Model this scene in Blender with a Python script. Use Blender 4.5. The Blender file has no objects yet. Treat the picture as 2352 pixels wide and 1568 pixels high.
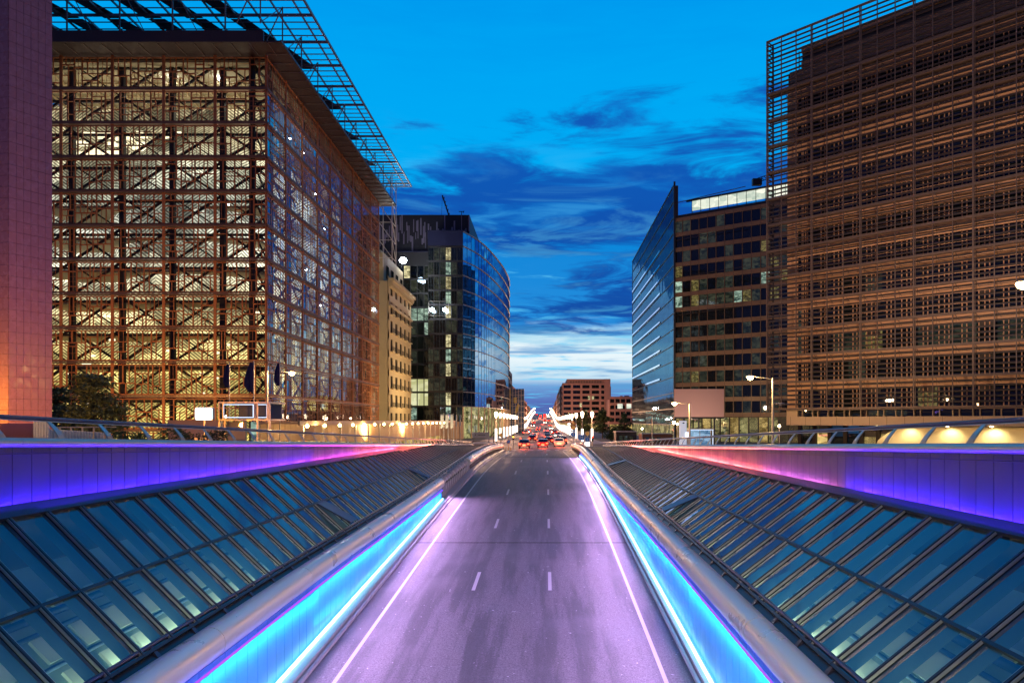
import bpy, math, random
from mathutils import Vector, Matrix
R = random.Random(7)
SC = bpy.context.scene
COL = SC.collection
F0, U0, V0 = 1568.0, 1255.0, 965.0     # focal length and vanishing point in a 2352 wide frame

# ---------------------------------------------------------------- camera
cam_d = bpy.data.cameras.new('camera'); cam = bpy.data.objects.new('camera', cam_d); COL.objects.link(cam)
cam.rotation_euler = (math.radians(90), 0, 0); cam.location = (0, 0, 0)
cam_d.sensor_width = 36; cam_d.lens = 24; cam_d.clip_end = 6000; cam_d.clip_start = .1
cam_d.shift_x = -(U0 - 1176) / 2352; cam_d.shift_y = (V0 - 784) / 2352
SC.camera = cam
SC.view_settings.view_transform = 'Standard'; SC.view_settings.look = 'None'
SC.view_settings.exposure = 0; SC.view_settings.gamma = 1

# ---------------------------------------------------------------- node helper
class NT:
    def __init__(s, tree): s.t = tree
    def n(s, typ, ins=None, **kw):
        nd = s.t.nodes.new(typ)
        for k, v in kw.items(): setattr(nd, k, v)
        for k, v in (ins or {}).items():
            if isinstance(v, bpy.types.NodeSocket): s.t.links.new(v, nd.inputs[k])
            else: nd.inputs[k].default_value = v
        return nd
    def math(s, op, a, b=0.0, clamp=False):
        return s.n('ShaderNodeMath', {0: a, 1: b}, operation=op, use_clamp=clamp).outputs[0]
    def ramp(s, fac, stops, interp='LINEAR'):
        nd = s.n('ShaderNodeValToRGB', {0: fac}); cr = nd.color_ramp; cr.interpolation = interp
        while len(cr.elements) < len(stops): cr.elements.new(.5)
        for e, (p, c) in zip(cr.elements, stops):
            e.position = p; e.color = (c if len(c) == 4 else (*c, 1))
        return nd.outputs[0]
    def mix(s, f, a, b, blend='MIX'):
        nd = s.n('ShaderNodeMix', data_type='RGBA', blend_type=blend)
        for i, v in ((0, f), (6, a), (7, b)):
            if isinstance(v, bpy.types.NodeSocket): s.t.links.new(v, nd.inputs[i])
            else: nd.inputs[i].default_value = v if i == 0 else ((*v, 1) if len(v) == 3 else v)
        return nd.outputs[2]
    def mapr(s, v, a, b, c=0.0, d=1.0, smooth=True):
        nd = s.n('ShaderNodeMapRange', {0: v, 1: a, 2: b, 3: c, 4: d}); nd.clamp = True
        if smooth: nd.interpolation_type = 'SMOOTHSTEP'
        return nd.outputs[0]

# ---------------------------------------------------------------- world : dusk sky after sunset, glow low in front (+Y)
W = bpy.data.worlds.new('World'); SC.world = W; W.use_nodes = True
W.node_tree.nodes.clear(); N = NT(W.node_tree)
tc = N.n('ShaderNodeTexCoord').outputs['Generated']
sx = N.n('ShaderNodeSeparateXYZ', {0: tc}); dx, dy, dz = sx.outputs
wob = N.n('ShaderNodeTexNoise', {'Vector': N.n('ShaderNodeMapping', {0: tc, 'Scale': (4, 4, 30)}).outputs[0], 'Scale': 2.2, 'Detail': 6.0, 'Roughness': .62, 'Distortion': .4}).outputs[0]
dzn = N.math('ADD', dz, N.math('MULTIPLY', N.math('SUBTRACT', wob, .5), N.mapr(dz, .05, .13, 0, .085)))
base = N.ramp(dzn, [(0, (.075, .10, .36)), (.028, (.10, .17, .50)), (.05, (.16, .36, .70)), (.064, (.60, .80, .92)), (.095, (.84, .94, .98)),
                   (.118, (.45, .74, .90)), (.145, (.02, .27, .72)), (.25, (.004, .24, .70)), (.34, (.0, .42, .92)), (.45, (.0, .38, .90)), (.56, (.0, .30, .84)), (1, (.0, .10, .35))])
zp = N.math('ADD', N.math('MAXIMUM', dz, 0.0), .09)
cx = N.math('DIVIDE', dx, zp); cy = N.math('DIVIDE', dy, zp)
vec = N.n('ShaderNodeCombineXYZ', {0: cx, 1: cy, 2: 3.7}).outputs[0]
# stretched across the view, sheared a little so that the bands rise to the right
vA = N.n('ShaderNodeMapping', {0: vec, 'Rotation': (0, 0, -.18), 'Scale': (.50, .62, 1)}).outputs[0]
nA = N.n('ShaderNodeTexNoise', {'Vector': vA, 'Scale': 1.15, 'Detail': 6.0, 'Roughness': .52, 'Distortion': .35}).outputs[0]
vB = N.n('ShaderNodeMapping', {0: vec, 'Location': (4.3, 1.1, 0), 'Rotation': (0, 0, -.3), 'Scale': (.7, 1.5, 1)}).outputs[0]
nB = N.n('ShaderNodeTexNoise', {'Vector': vB, 'Scale': 2.3, 'Detail': 8.0, 'Roughness': .62, 'Distortion': .9}).outputs[0]
nz = N.math('ADD', N.math('MULTIPLY', nA, .56), N.math('MULTIPLY', nB, .44))
# coverage by height above the horizon, fuller to the right
cov = N.ramp(N.math('SUBTRACT', dz, N.math('MULTIPLY', N.math('SUBTRACT', wob, .5), .05)), [(0, (0, 0, 0)), (.10, (.0,) * 3), (.125, (.42,) * 3), (.17, (.92,) * 3), (.20, (.80,) * 3), (.235, (.66,) * 3), (.29, (.95,) * 3), (.36, (.52,) * 3), (.42, (.22,) * 3), (.6, (.22,) * 3)])
cov = N.math('ADD', cov, N.math('MULTIPLY', dx, .30))
thr = N.math('SUBTRACT', .655, N.math('MULTIPLY', cov, .222))
dark = N.math('MULTIPLY', N.mapr(N.math('SUBTRACT', nz, thr), -.03, .05), 1.0)
darkc = N.mix(N.mapr(dz, .12, .4), (.006, .065, .36), (.005, .075, .44))
nC = N.n('ShaderNodeTexNoise', {'Vector': N.n('ShaderNodeMapping', {0: vec, 'Location': (1.7, 8, 0), 'Rotation': (0, 0, -.35), 'Scale': (.9, 2.1, 1)}).outputs[0], 'Scale': 2.6, 'Detail': 7.0, 'Roughness': .55, 'Distortion': .5}).outputs[0]
darkc = N.mix(N.math('MULTIPLY', N.mapr(nC, .46, .70), .55), darkc, (.006, .24, .72))
sky = N.mix(N.math('MULTIPLY', dark, .93), base, darkc)
# thin bright wisps in the middle sky
wis = N.mapr(nB, .52, .66)
wis = N.math('MULTIPLY', wis, N.mapr(dz, .42, .2, 0, 1))
wis = N.math('MAXIMUM', wis, N.math('MULTIPLY', N.mapr(nC, .56, .72), N.mapr(dz, .40, .22)))
wis = N.math('MULTIPLY', wis, N.math('SUBTRACT', 1.0, N.math('MULTIPLY', dark, .6)))
sky = N.mix(N.math('MULTIPLY', wis, .75), sky, (.12, .62, .95))
# blue streaks through the pale band by the horizon
st = N.n('ShaderNodeMapping', {0: tc, 'Rotation': (0, .05, 0), 'Scale': (3.2, 3.2, 42)}).outputs[0]
nS = N.n('ShaderNodeTexNoise', {'Vector': st, 'Scale': 1.6, 'Detail': 5.0, 'Roughness': .55, 'Distortion': .3}).outputs[0]
stm = N.math('MULTIPLY', N.mapr(nS, .50, .66), N.math('MULTIPLY', N.mapr(dz, .015, .04), N.mapr(dz, .15, .115)))
sky = N.mix(N.math('MULTIPLY', stm, .8), sky, (.10, .33, .66))
# the eastern half of the sky behind the camera is already dark
fr = N.mapr(dy, -.25, .55)
night = N.ramp(dz, [(0, (.035, .035, .12)), (.3, (.015, .035, .16)), (1, (.004, .04, .16))])
sky = N.mix(fr, night, sky)
below = N.mapr(dz, -.02, 0)
sky = N.mix(below, (.02, .02, .03), sky)
bg = N.n('ShaderNodeBackground', {0: sky, 1: 1.0})
N.t.links.new(bg.outputs[0], N.n('ShaderNodeOutputWorld').inputs[0])

# the last weak skylight from the glow where the sun went down
sun_d = bpy.data.lights.new('sun', 'SUN'); sun_d.energy = .05; sun_d.angle = math.radians(15); sun_d.color = (.75, .85, 1)
sun = bpy.data.objects.new('sun', sun_d); COL.objects.link(sun); sun.rotation_euler = (math.radians(-84), 0, math.radians(4))

# ---------------------------------------------------------------- materials
MATS = {}
def mat(name, col=(.5, .5, .5), rough=.6, metal=0.0, emit=None, es=0.0, noise=0.0, nscale=4.0, bump=0.0, ior=1.5, sample=False, detail=5.0):
    m = bpy.data.materials.new(name); m.use_nodes = True; MATS[name] = m
    n = NT(m.node_tree); p = m.node_tree.nodes['Principled BSDF']
    p.inputs['Base Color'].default_value = (*col, 1); p.inputs['Roughness'].default_value = rough
    p.inputs['Metallic'].default_value = metal; p.inputs['IOR'].default_value = ior
    if emit:
        p.inputs['Emission Color'].default_value = (*emit, 1); p.inputs['Emission Strength'].default_value = es
        if not sample: m.cycles.emission_sampling = 'NONE'
    if noise or bump:
        co = n.n('ShaderNodeTexCoord').outputs['Object']
        nt = n.n('ShaderNodeTexNoise', {'Vector': co, 'Scale': nscale, 'Detail': detail, 'Roughness': .6}).outputs[0]
        if noise:
            c2 = n.mix(nt, tuple(c * (1 - noise) for c in col), tuple(min(1, c * (1 + noise)) for c in col))
            n.t.links.new(c2, p.inputs['Base Color'])
            n.t.links.new(n.mapr(nt, .3, .7, max(.02, rough - .12), min(1, rough + .12)), p.inputs['Roughness'])
        if bump:
            b = n.n('ShaderNodeBump', {'Strength': bump, 'Distance': .05, 'Height': nt})
            n.t.links.new(b.outputs[0], p.inputs['Normal'])
    return m
def emis(name, col, s, sample=False):
    m = bpy.data.materials.new(name); m.use_nodes = True; MATS[name] = m; m.node_tree.nodes.clear()
    n = NT(m.node_tree); e = n.n('ShaderNodeEmission', {0: (*col, 1), 1: s})
    n.t.links.new(e.outputs[0], n.n('ShaderNodeOutputMaterial').inputs[0])
    m.cycles.emission_sampling = 'FRONT_BACK' if sample else 'NONE'
    return m
def clear_glass(name, tint=(.9, .95, 1), ior=1.6, refl=1.0, gcol=(1, 1, 1)):
    m = bpy.data.materials.new(name); m.use_nodes = True; MATS[name] = m; m.node_tree.nodes.clear(); n = NT(m.node_tree)
    f0 = ((ior - 1) / (ior + 1)) ** 2; fc = n.math('POWER', n.n('ShaderNodeLayerWeight', {0: .5}).outputs['Facing'], 4.5)
    fr = n.math('MULTIPLY', n.math('ADD', n.math('MULTIPLY', fc, 1 - f0), f0), refl, True)
    a = n.n('ShaderNodeBsdfTransparent', {0: (*tint, 1)}).outputs[0]
    g = n.n('ShaderNodeBsdfGlossy', {0: (*gcol, 1), 1: .015}).outputs[0]
    mx = n.n('ShaderNodeMixShader', {0: fr, 1: a, 2: g})
    n.t.links.new(mx.outputs[0], n.n('ShaderNodeOutputMaterial').inputs[0])
    return m
def mirror_glass(name, under=(.006, .01, .02), refl=(.55, .7, 1), lo=.35, ior=1.6, wave=.02, wscale=.25, rough=.02):
    """coated curtain-wall glass: dark body, tinted reflection, slightly uneven panes"""
    m = bpy.data.materials.new(name); m.use_nodes = True; MATS[name] = m; m.node_tree.nodes.clear(); n = NT(m.node_tree)
    co = n.n('ShaderNodeTexCoord').outputs['Object']
    nt = n.n('ShaderNodeTexNoise', {'Vector': co, 'Scale': wscale, 'Detail': 3.0}).outputs[0]
    b = n.n('ShaderNodeBump', {'Strength': wave, 'Distance': 1.0, 'Height': nt}).outputs[0]
    fr = n.math('POWER', n.n('ShaderNodeLayerWeight', {0: .5}).outputs['Facing'], 4.5)
    f = n.mapr(fr, 0, 1, lo, 1.0, False)
    d = n.n('ShaderNodeBsdfDiffuse', {0: (*under, 1)}).outputs[0]
    g = n.n('ShaderNodeBsdfGlossy', {0: (*refl, 1), 1: rough, 'Normal': b}).outputs[0]
    mx = n.n('ShaderNodeMixShader', {0: f, 1: d, 2: g})
    n.t.links.new(mx.outputs[0], n.n('ShaderNodeOutputMaterial').inputs[0])
    return m
def lit_room(name, c1, c2, s, scale=.8):
    """a lit room behind glass: uneven fittings, desks, ceiling"""
    m = bpy.data.materials.new(name); m.use_nodes = True; MATS[name] = m; m.node_tree.nodes.clear(); n = NT(m.node_tree)
    co = n.n('ShaderNodeTexCoord').outputs['Object']
    mp = n.n('ShaderNodeMapping', {0: co, 'Scale': (1, 1, 1.9)}).outputs[0]
    v = n.n('ShaderNodeTexVoronoi', {'Vector': mp, 'Scale': scale}, distance='CHEBYCHEV').outputs['Color']
    v2 = n.n('ShaderNodeTexVoronoi', {'Vector': mp, 'Scale': scale * 3.1}, distance='CHEBYCHEV').outputs['Color']
    bw = n.n('ShaderNodeSeparateXYZ', {0: v}).outputs[0]; bw2 = n.n('ShaderNodeSeparateXYZ', {0: v2}).outputs[1]
    k = n.math('ADD', n.math('MULTIPLY', n.math('POWER', bw, 1.6), .75), n.math('MULTIPLY', n.math('POWER', bw2, 2.5), .45), True)
    c = n.mix(k, c1, c2)
    e = n.n('ShaderNodeEmission', {0: c, 1: s}).outputs[0]
    g = n.n('ShaderNodeBsdfGlossy', {0: (.5, .6, .8, 1), 1: .03}).outputs[0]
    mx = n.n('ShaderNodeMixShader', {0: .1, 1: e, 2: g})
    n.t.links.new(mx.outputs[0], n.n('ShaderNodeOutputMaterial').inputs[0]); m.cycles.emission_sampling = 'NONE'
    return m

def asphalt():
    m = mat('asphalt', (.2, .2, .2), .75); n = NT(m.node_tree); p = m.node_tree.nodes['Principled BSDF']
    co = n.n('ShaderNodeTexCoord').outputs['Object']
    g = n.n('ShaderNodeTexNoise', {'Vector': co, 'Scale': 22.0, 'Detail': 3.0}).outputs[0]
    sc = n.n('ShaderNodeMapping', {0: co, 'Scale': (.9, .035, 1)}).outputs[0]
    lane = n.n('ShaderNodeTexNoise', {'Vector': sc, 'Scale': 1.6, 'Detail': 4.0, 'Roughness': .6}).outputs[0]
    big = n.n('ShaderNodeTexNoise', {'Vector': co, 'Scale': .25, 'Detail': 5.0}).outputs[0]
    a = n.mix(n.mapr(g, .3, .7), (.13, .125, .13), (.25, .24, .245))
    a = n.mix(n.math('MULTIPLY', n.mapr(lane, .42, .62), .70), a, (.07, .068, .07))
    a = n.mix(n.math('MULTIPLY', n.mapr(big, .5, .75), .35), a, (.24, .235, .24))
    sp = n.n('ShaderNodeTexNoise', {'Vector': co, 'Scale': 6.5, 'Detail': 1.0}).outputs[0]
    a = n.mix(n.mapr(sp, .765, .78), a, (.5, .5, .5))
    n.t.links.new(a, p.inputs['Base Color'])
    b = n.n('ShaderNodeBump', {'Strength': .35, 'Distance': .01, 'Height': g}).outputs[0]
    n.t.links.new(b, p.inputs['Normal']); n.t.links.new(n.mapr(lane, .4, .7, .78, .55), p.inputs['Roughness'])
    return m
M_asph = asphalt()
M_ground = mat('paving', (.16, .15, .14), .8, noise=.3, nscale=1.5, bump=.1)
M_conc = mat('concrete', (.42, .40, .40), .8, noise=.22, nscale=1.8, bump=.15)
M_concd = mat('dark_concrete', (.07, .068, .07), .85, noise=.35, nscale=1.2)
M_white = mat('road_paint', (.50, .50, .49), .6, noise=.12, nscale=9)
M_steel = mat('brushed_steel', (.86, .80, .72), .36, .30, noise=.05, nscale=.8)
M_steeld = mat('painted_dark_steel', (.045, .045, .06), .38, .5)
M_railp = mat('handrail_paint', (.10, .09, .14), .3, .6)
M_alu = mat('aluminium', (.55, .52, .48), .4, .6, noise=.08, nscale=2)
M_panel = mat('wall_panel', (.04, .027, .11), .42, .1, noise=.16, nscale=.7)
M_cpanel = mat('ramp_panel', (.09, .34, .58), .45, .1, noise=.12, nscale=.8)
M_wood = mat('oak_frame', (.46, .16, .055), .6, noise=.3, nscale=2)
M_struct = mat('bronze_steel', (.022, .014, .012), .7, 0)
M_ledge = mat('ledge_metal', (.30, .16, .10), .45, .4)
M_soffit = mat('soffit_metal', (.09, .06, .06), .5, .3, noise=.1)
M_solar = mat('solar_panel', (.06, .065, .10), .3, .2)
M_grid = mat('canopy_steel', (.28, .23, .22), .45, .4)
M_granite = mat('granite', (.38, .19, .22), .25, noise=.08, nscale=2.5)
M_joint = mat('joint', (.04, .03, .03), .8)
M_stone = mat('limestone', (.52, .41, .26), .75, noise=.16, nscale=.7, bump=.1)
M_cream = mat('cream_panel', (.58, .44, .30), .55, noise=.1, nscale=.6)
M_spand = mat('copper_spandrel', (.62, .36, .22), .55, noise=.12, nscale=.8)
M_louv = mat('louver_metal', (.035, .026, .028), .55, .1)
M_mull = mat('screen_mullion', (.13, .095, .085), .5, .2)
M_tan = mat('tan_spandrel', (.19, .12, .08), .55, noise=.25, nscale=.5)
M_brown = mat('brown_concrete', (.42, .22, .17), .75, noise=.15, nscale=.4)
M_darkwall = mat('dark_cladding', (.03, .028, .035), .5, .2)
M_navyp = mat('navy_panel', (.03, .035, .09), .35, .3)
M_cfin = mat('crown_fin_metal', (.30, .26, .34), .4, .3)
M_bill = mat('blank_billboard', (.72, .42, .34), .7)
M_wht = mat('white_metal', (.75, .73, .68), .5)
M_cloth_w = mat('white_cloth', (.85, .82, .7), .8)
M_navy = mat('navy_cloth', (.012, .018, .10), .8, noise=.2)
M_leaf = mat('leaves', (.09, .13, .035), .6, noise=.4, nscale=2.5)
M_leafd = mat('dark_leaves', (.03, .055, .02), .6, noise=.4, nscale=2)
M_bark = mat('bark', (.09, .06, .04), .9, noise=.4, nscale=8, bump=.4)
M_black = mat('black_paint', (.012, .012, .014), .5)
M_tarp = mat('grey_wrap', (.42, .38, .36), .7, noise=.25, nscale=5, bump=.5)
M_dglass = mirror_glass('dark_glass', (.008, .012, .014), (.40, .50, .62), .12, 1.45)
M_bglass = mirror_glass('blue_glass', (.004, .01, .03), (.62, .80, 1.0), .62, 1.6, .035, .12)
M_tglass = mirror_glass('teal_glass', (.004, .018, .035), (.20, .50, .72), .22, 1.6, .05, .15)
M_cglass = clear_glass('clear_glass', (.93, .96, .97), 1.45)
M_fglass = clear_glass('front_glass', (.86, .86, .84), 1.3)
M_eglass = clear_glass('facade_glass', (.72, .75, .82), 2.6, 1.3, (.85, .92, 1))
M_rglass = clear_glass('roof_glass', (.66, .76, .76), 1.9, 1.0, (.9, .85, 1))
M_inner = mat('roof_inner', (.30, .42, .40), .8, noise=.15, nscale=.7)
M_beam = mat('roof_beam', (.06, .13, .22), .7)
E_cyan = emis('led_cyan', (.35, .85, 1.0), 5, True)
E_blue = emis('led_blue', (.03, .25, 1.0), 14, True)
E_viol = emis('led_violet', (.20, .04, 1.0), 2.5, True)
E_sod = emis('sodium_lamp', (1, .62, .22), 60)
E_warm = emis('warm_lamp', (1, .78, .45), 30)
E_whitel = emis('white_lamp', (.85, .97, 1), 60)
E_tor = emis('lantern_light', (1, .70, .42), 12)
E_tube = emis('lit_column', (1, .86, .72), 3.2)
E_red = emis('tail_light', (1, .03, .01), 25)
E_head = emis('head_light', (1, .85, .6), 45)
E_scr = emis('screen_light', (.62, .95, 1), 2.6)
E_frame = emis('frame_light', (.65, .78, 1), 1.8)
E_shop = lit_room('shop_light', (.16, .10, .02), (1, .72, .25), 1.0, .5)
E_shopg = lit_room('green_shop_light', (.03, .04, .015), (.70, .62, .26), .9, .45)
L_warm = lit_room('lit_office_warm', (.10, .08, .03), (1, .90, .5), 1.2)
L_cool = lit_room('lit_office_cool', (.02, .05, .04), (.62, .85, .66), .9)
L_dim = lit_room('lit_office_dim', (.004, .008, .008), (.06, .065, .04), .9, 1.0)
L_low = lit_room('lit_office_low', (.01, .01, .004), (.40, .32, .10), .7, 2.2)
L_bar = lit_room('lit_office_bright', (.5, .5, .2), (1, .98, .62), 1.0, .2)
L_pent = lit_room('lit_penthouse', (.45, .55, .45), (1, 1, .82), 1.2, .3)

# ---------------------------------------------------------------- object helpers
def tag(o, label=None, cat=None, group=None, kind=None):
    if label: o['label'] = label
    if cat: o['category'] = cat
    if group: o['group'] = group
    if kind: o['kind'] = kind
    return o
def empty(name, loc, label, cat, group=None):
    o = bpy.data.objects.new(name, None); COL.objects.link(o); o.location = loc; o.empty_display_size = .5
    bpy.context.view_layer.update() if False else None
    return tag(o, label, cat, group)
class MB:
    def __init__(s): s.v = []; s.f = []; s.m = []; s.mi = 0; s.sm = []
    def face(s, pts, mi=None, smooth=False):
        b = len(s.v); s.v += [tuple(p) for p in pts]; s.f.append(tuple(range(b, b + len(pts)))); s.m.append(s.mi if mi is None else mi); s.sm.append(smooth)
    def hexa(s, c, mi=None):
        b = len(s.v); s.v += [tuple(p) for p in c]
        for q in ((0, 3, 2, 1), (4, 5, 6, 7), (0, 1, 5, 4), (1, 2, 6, 5), (2, 3, 7, 6), (3, 0, 4, 7)):
            s.f.append(tuple(b + i for i in q)); s.m.append(s.mi if mi is None else mi); s.sm.append(False)
    def box(s, x0, x1, y0, y1, z0, z1, mi=None):
        s.hexa([(x0, y0, z0), (x1, y0, z0), (x1, y1, z0), (x0, y1, z0), (x0, y0, z1), (x1, y0, z1), (x1, y1, z1), (x0, y1, z1)], mi)
    def bar(s, p, q, w, h=None, up=(0, 0, 1), mi=None):
        p = Vector(p); q = Vector(q); h = w if h is None else h; d = (q - p)
        if d.length < 1e-6: return
        d.normalize(); u = Vector(up)
        if abs(d.dot(u)) > .98: u = Vector((0, 1, 0))
        a = d.cross(u).normalized() * (w / 2); b = a.cross(d).normalized() * (h / 2)
        s.hexa([p - a - b, p + a - b, q + a - b, q - a - b, p - a + b, p + a + b, q + a + b, q - a + b], mi)
    def loft(s, secs, closed=False, smooth=False, mi=None, caps=False):
        b = len(s.v); k = len(secs[0])
        for sec in secs: s.v += [tuple(p) for p in sec]
        for i in range(len(secs) - 1):
            for j in range(k if closed else k - 1):
                j2 = (j + 1) % k
                s.f.append((b + i * k + j, b + i * k + j2, b + (i + 1) * k + j2, b + (i + 1) * k + j)); s.m.append(s.mi if mi is None else mi); s.sm.append(smooth)
        if caps:
            s.face(list(secs[0])[::-1], mi); s.face(list(secs[-1]), mi)
    def tube(s, path, r, seg=8, mi=None, caps=True):
        secs = []; path = [Vector(p) for p in path]; rr = r if isinstance(r, (list, tuple)) else [r] * len(path)
        for i, p in enumerate(path):
            d = (path[min(i + 1, len(path) - 1)] - path[max(i - 1, 0)]).normalized()
            u = Vector((0, 0, 1)) if abs(d.z) < .95 else Vector((0, 1, 0))
            a = d.cross(u).normalized(); b = a.cross(d)
            secs.append([p + (a * math.cos(t) + b * math.sin(t)) * rr[i] for t in [2 * math.pi * j / seg for j in range(seg)]])
        s.loft(secs, True, True, mi, caps)
    def lathe(s, c, prof, seg=12, mi=None):
        c = Vector(c)
        s.loft([[c + Vector((r * math.cos(t), r * math.sin(t), z)) for t in [2 * math.pi * j / seg for j in range(seg)]] for r, z in prof], True, True, mi, True)
    def build(s, name, mats, parent=None, origin=None):
        me = bpy.data.meshes.new(name)
        if parent is not None and origin is None: origin = parent['_o'] if '_o' in parent else parent.location[:]
        o0 = origin or (0, 0, 0)
        me.from_pydata([(v[0] - o0[0], v[1] - o0[1], v[2] - o0[2]) for v in s.v], [], s.f)
        for m in (mats if isinstance(mats, (list, tuple)) else [mats]): me.materials.append(m)
        me.polygons.foreach_set('material_index', s.m); me.polygons.foreach_set('use_smooth', s.sm); me.update()
        o = bpy.data.objects.new(name, me); COL.objects.link(o)
        if parent is not None: o.parent = parent
        elif origin: o.location = origin
        return o
def sub(mb, name, mats, part, origin):      # sub-part: part itself sits at its thing's origin
    o = mb.build(name, mats, None, origin); o.location = (0, 0, 0); o.parent = part; return o
def P(u, v, Y): return Vector(((u - U0) / F0 * Y, Y, (V0 - v) / F0 * Y))
def PX(u, Y): return (u - U0) / F0 * Y
def PZ(v, Y): return (V0 - v) / F0 * Y
def interp(tab, y):
    if y <= tab[0][0]: return tab[0][1]
    for (a, b), (c, d) in zip(tab, tab[1:]):
        if y <= c:
            t = (y - a) / (c - a); return b + (d - b) * t
    return tab[-1][1]
def smooth_tab(tab, step=2.0):               # Catmull-Rom resampling of a profile
    out = []
    for i in range(len(tab) - 1):
        p0 = tab[max(i - 1, 0)]; p1 = tab[i]; p2 = tab[i + 1]; p3 = tab[min(i + 2, len(tab) - 1)]
        h = p2[0] - p1[0]; m1 = (p2[1] - p0[1]) / max(p2[0] - p0[0], 1e-6) * h; m2 = (p3[1] - p1[1]) / max(p3[0] - p1[0], 1e-6) * h
        k = max(1, int(h / step))
        for j in range(k):
            t = j / k; out.append((p1[0] + t * h, (2*t**3-3*t*t+1)*p1[1] + (t**3-2*t*t+t)*m1 + (-2*t**3+3*t*t)*p2[1] + (t**3-t*t)*m2))
    out.append(tab[-1]); return out
def frange(a, b, s):
    r = []; x = a
    while x < b - 1e-6: r.append(x); x += s
    r.append(b); return r
def light(name, kind, loc, energy, col, size=.2, direction=None, length=None, along=None, spot=None):
    d = bpy.data.lights.new(name, kind); d.energy = energy; d.color = col
    o = bpy.data.objects.new(name, d); COL.objects.link(o)
    if kind == 'AREA':
        d.shape = 'RECTANGLE'; d.size = length or size; d.size_y = size
        z = -Vector(direction).normalized(); x = Vector(along or (0, 1, 0)).normalized(); y = z.cross(x).normalized(); x = y.cross(z)
        o.matrix_world = Matrix(((x.x, y.x, z.x, loc[0]), (x.y, y.y, z.y, loc[1]), (x.z, y.z, z.z, loc[2]), (0, 0, 0, 1)))
    else:
        d.shadow_soft_size = size; o.location = loc
        if kind == 'SPOT':
            d.spot_size = spot or 2.0; d.spot_blend = .8
            o.rotation_euler = Vector(direction).to_track_quat('-Z', 'Y').to_euler()
    return o

# ================================================================= SETTING
RZ = smooth_tab([(4, -8.54), (30, -7.13), (55, -5.78), (70, -5.05), (84, -4.66), (100, -4.56), (200, -4.62), (330, -4.5), (420, -1.6), (500, 1.4), (620, 4.9), (740, 7.0), (900, 7.2), (1400, 4)], 4)
def rz(y): return interp(RZ, y)
def gz(y): return (-.55 - .0365 * y) if y < 104 else rz(y) + .1
def drift(y): return -.0045 * max(0, y - 100)       # the far street bears slightly left
WALL = {-1: smooth_tab([(4, -7.7), (60, -7.7), (80, -7.3), (102, -6.45)], 3), 1: smooth_tab([(4, 4.8), (55, 4.8), (78, 4.4), (102, 3.7)], 3)}
TUBE = {-1: smooth_tab([(4, -5.42), (14, -5.25), (24, -5.06), (36, -4.93), (50, -4.66), (62, -4.3), (76, -3.78), (88, -3.62), (101, -3.78)], 2),
        1: smooth_tab([(4, -5.15), (14, -5.0), (30, -4.85), (55, -4.72), (68, -4.25), (81, -3.72), (90, -3.62), (100, -3.72)], 2)}
OUT = {-1: -11.3, 1: 8.74}
def wallx(s, y): return interp(WALL[s], y)
def tz(s, y): return interp(TUBE[s], y)
def coping(s, y): return (.10 if s < 0 else -.02) - .0368 * y
def wallbot(s, y): return min((-1.98 - .0085 * (y - 14)) if s < 0 else (-2.08 - .010 * (y - 12)), coping(s, y) - .12)
def rooflow(s, y): return min(tz(s, y) + .32, wallbot(s, y) - .12)

# road of the ramp, then the street up the hill
mb = MB(); ys = frange(4, 102, 2)
mb.loft([[(wallx(-1, y) + .60, y, rz(y)), (wallx(1, y) - .45, y, rz(y))] for y in ys])
ys = frange(102, 1400, 12)
mb.loft([[(drift(y) - 8.2, y, rz(y)), (drift(y) + 5.6, y, rz(y))] for y in ys])
tag(mb.build('road', M_asph), kind='structure')
mb = MB(); K = lambda y: frange(-60, 104, 4)
for s in (-1, 1):
    xo = OUT[s] + s * .35
    secs = [[(xo, y, gz(y)), (s * 420, y, gz(y))] for y in frange(-60, 104, 6)]
    mb.loft([sec if s > 0 else sec[::-1] for sec in secs])
tag(mb.build('ground', M_ground), kind='structure')
mb = MB(); ys = frange(104, 1400, 12)
mb.loft([[(-900, y, rz(y) - .02), (900, y, rz(y) - .02)] for y in ys])
mb.face([(-4000, 1400, 3.9), (4000, 1400, 3.9), (4000, 5000, 3.9), (-4000, 5000, 3.9)])
tag(mb.build('far_ground', M_ground), kind='structure')
for s in (-1, 1):                                        # pavements of the far street
    mb = MB(); e = 5.6 if s > 0 else -8.2
    mb.loft([[(drift(y) + e, y, rz(y) - .01), (drift(y) + e, y, rz(y) + .13), (drift(y) + e + s * 6, y, rz(y) + .13)] for y in frange(128, 1300, 12)])
    tag(mb.build('pavement', M_conc), kind='structure')
# painted markings
mb = MB()
def strip(x0f, w, y0, y1, st=2.0):
    mb.loft([[(x0f(y) - w / 2, y, rz(y) + .006), (x0f(y) + w / 2, y, rz(y) + .006)] for y in frange(y0, y1, st)])
strip(lambda y: wallx(-1, y) + 1.50, .13, 4, 101); strip(lambda y: wallx(1, y) - 1.30, .13, 4, 101)
for k in range(-1, 9):
    y = 30.2 + 12.4 * k - (0 if k < 4 else .3 * (k - 4))
    if y < 5: continue
    bend = .35 * max(0, (y - 60) / 40)
    strip(lambda q: -3.10 + bend, .15, y - 1.3, y + 1.5, 1.4); strip(lambda q: .15 - bend * .3, .15, y - 1.3, y + 1.5, 1.4)
for y in (103.0,):
    for i in range(7): mb.box(-5.2 + 1.3 * i, -4.6 + 1.3 * i, y, y + 2.2, rz(y) + .004, rz(y) + .008)
for i in range(60):
    y = 140 + i * 9
    strip(lambda q: drift(q) - 3.0, .15, y, y + 3, 3); strip(lambda q: drift(q) + .4, .15, y, y + 3, 3)
tag(mb.build('road_markings', M_white), kind='structure')
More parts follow.
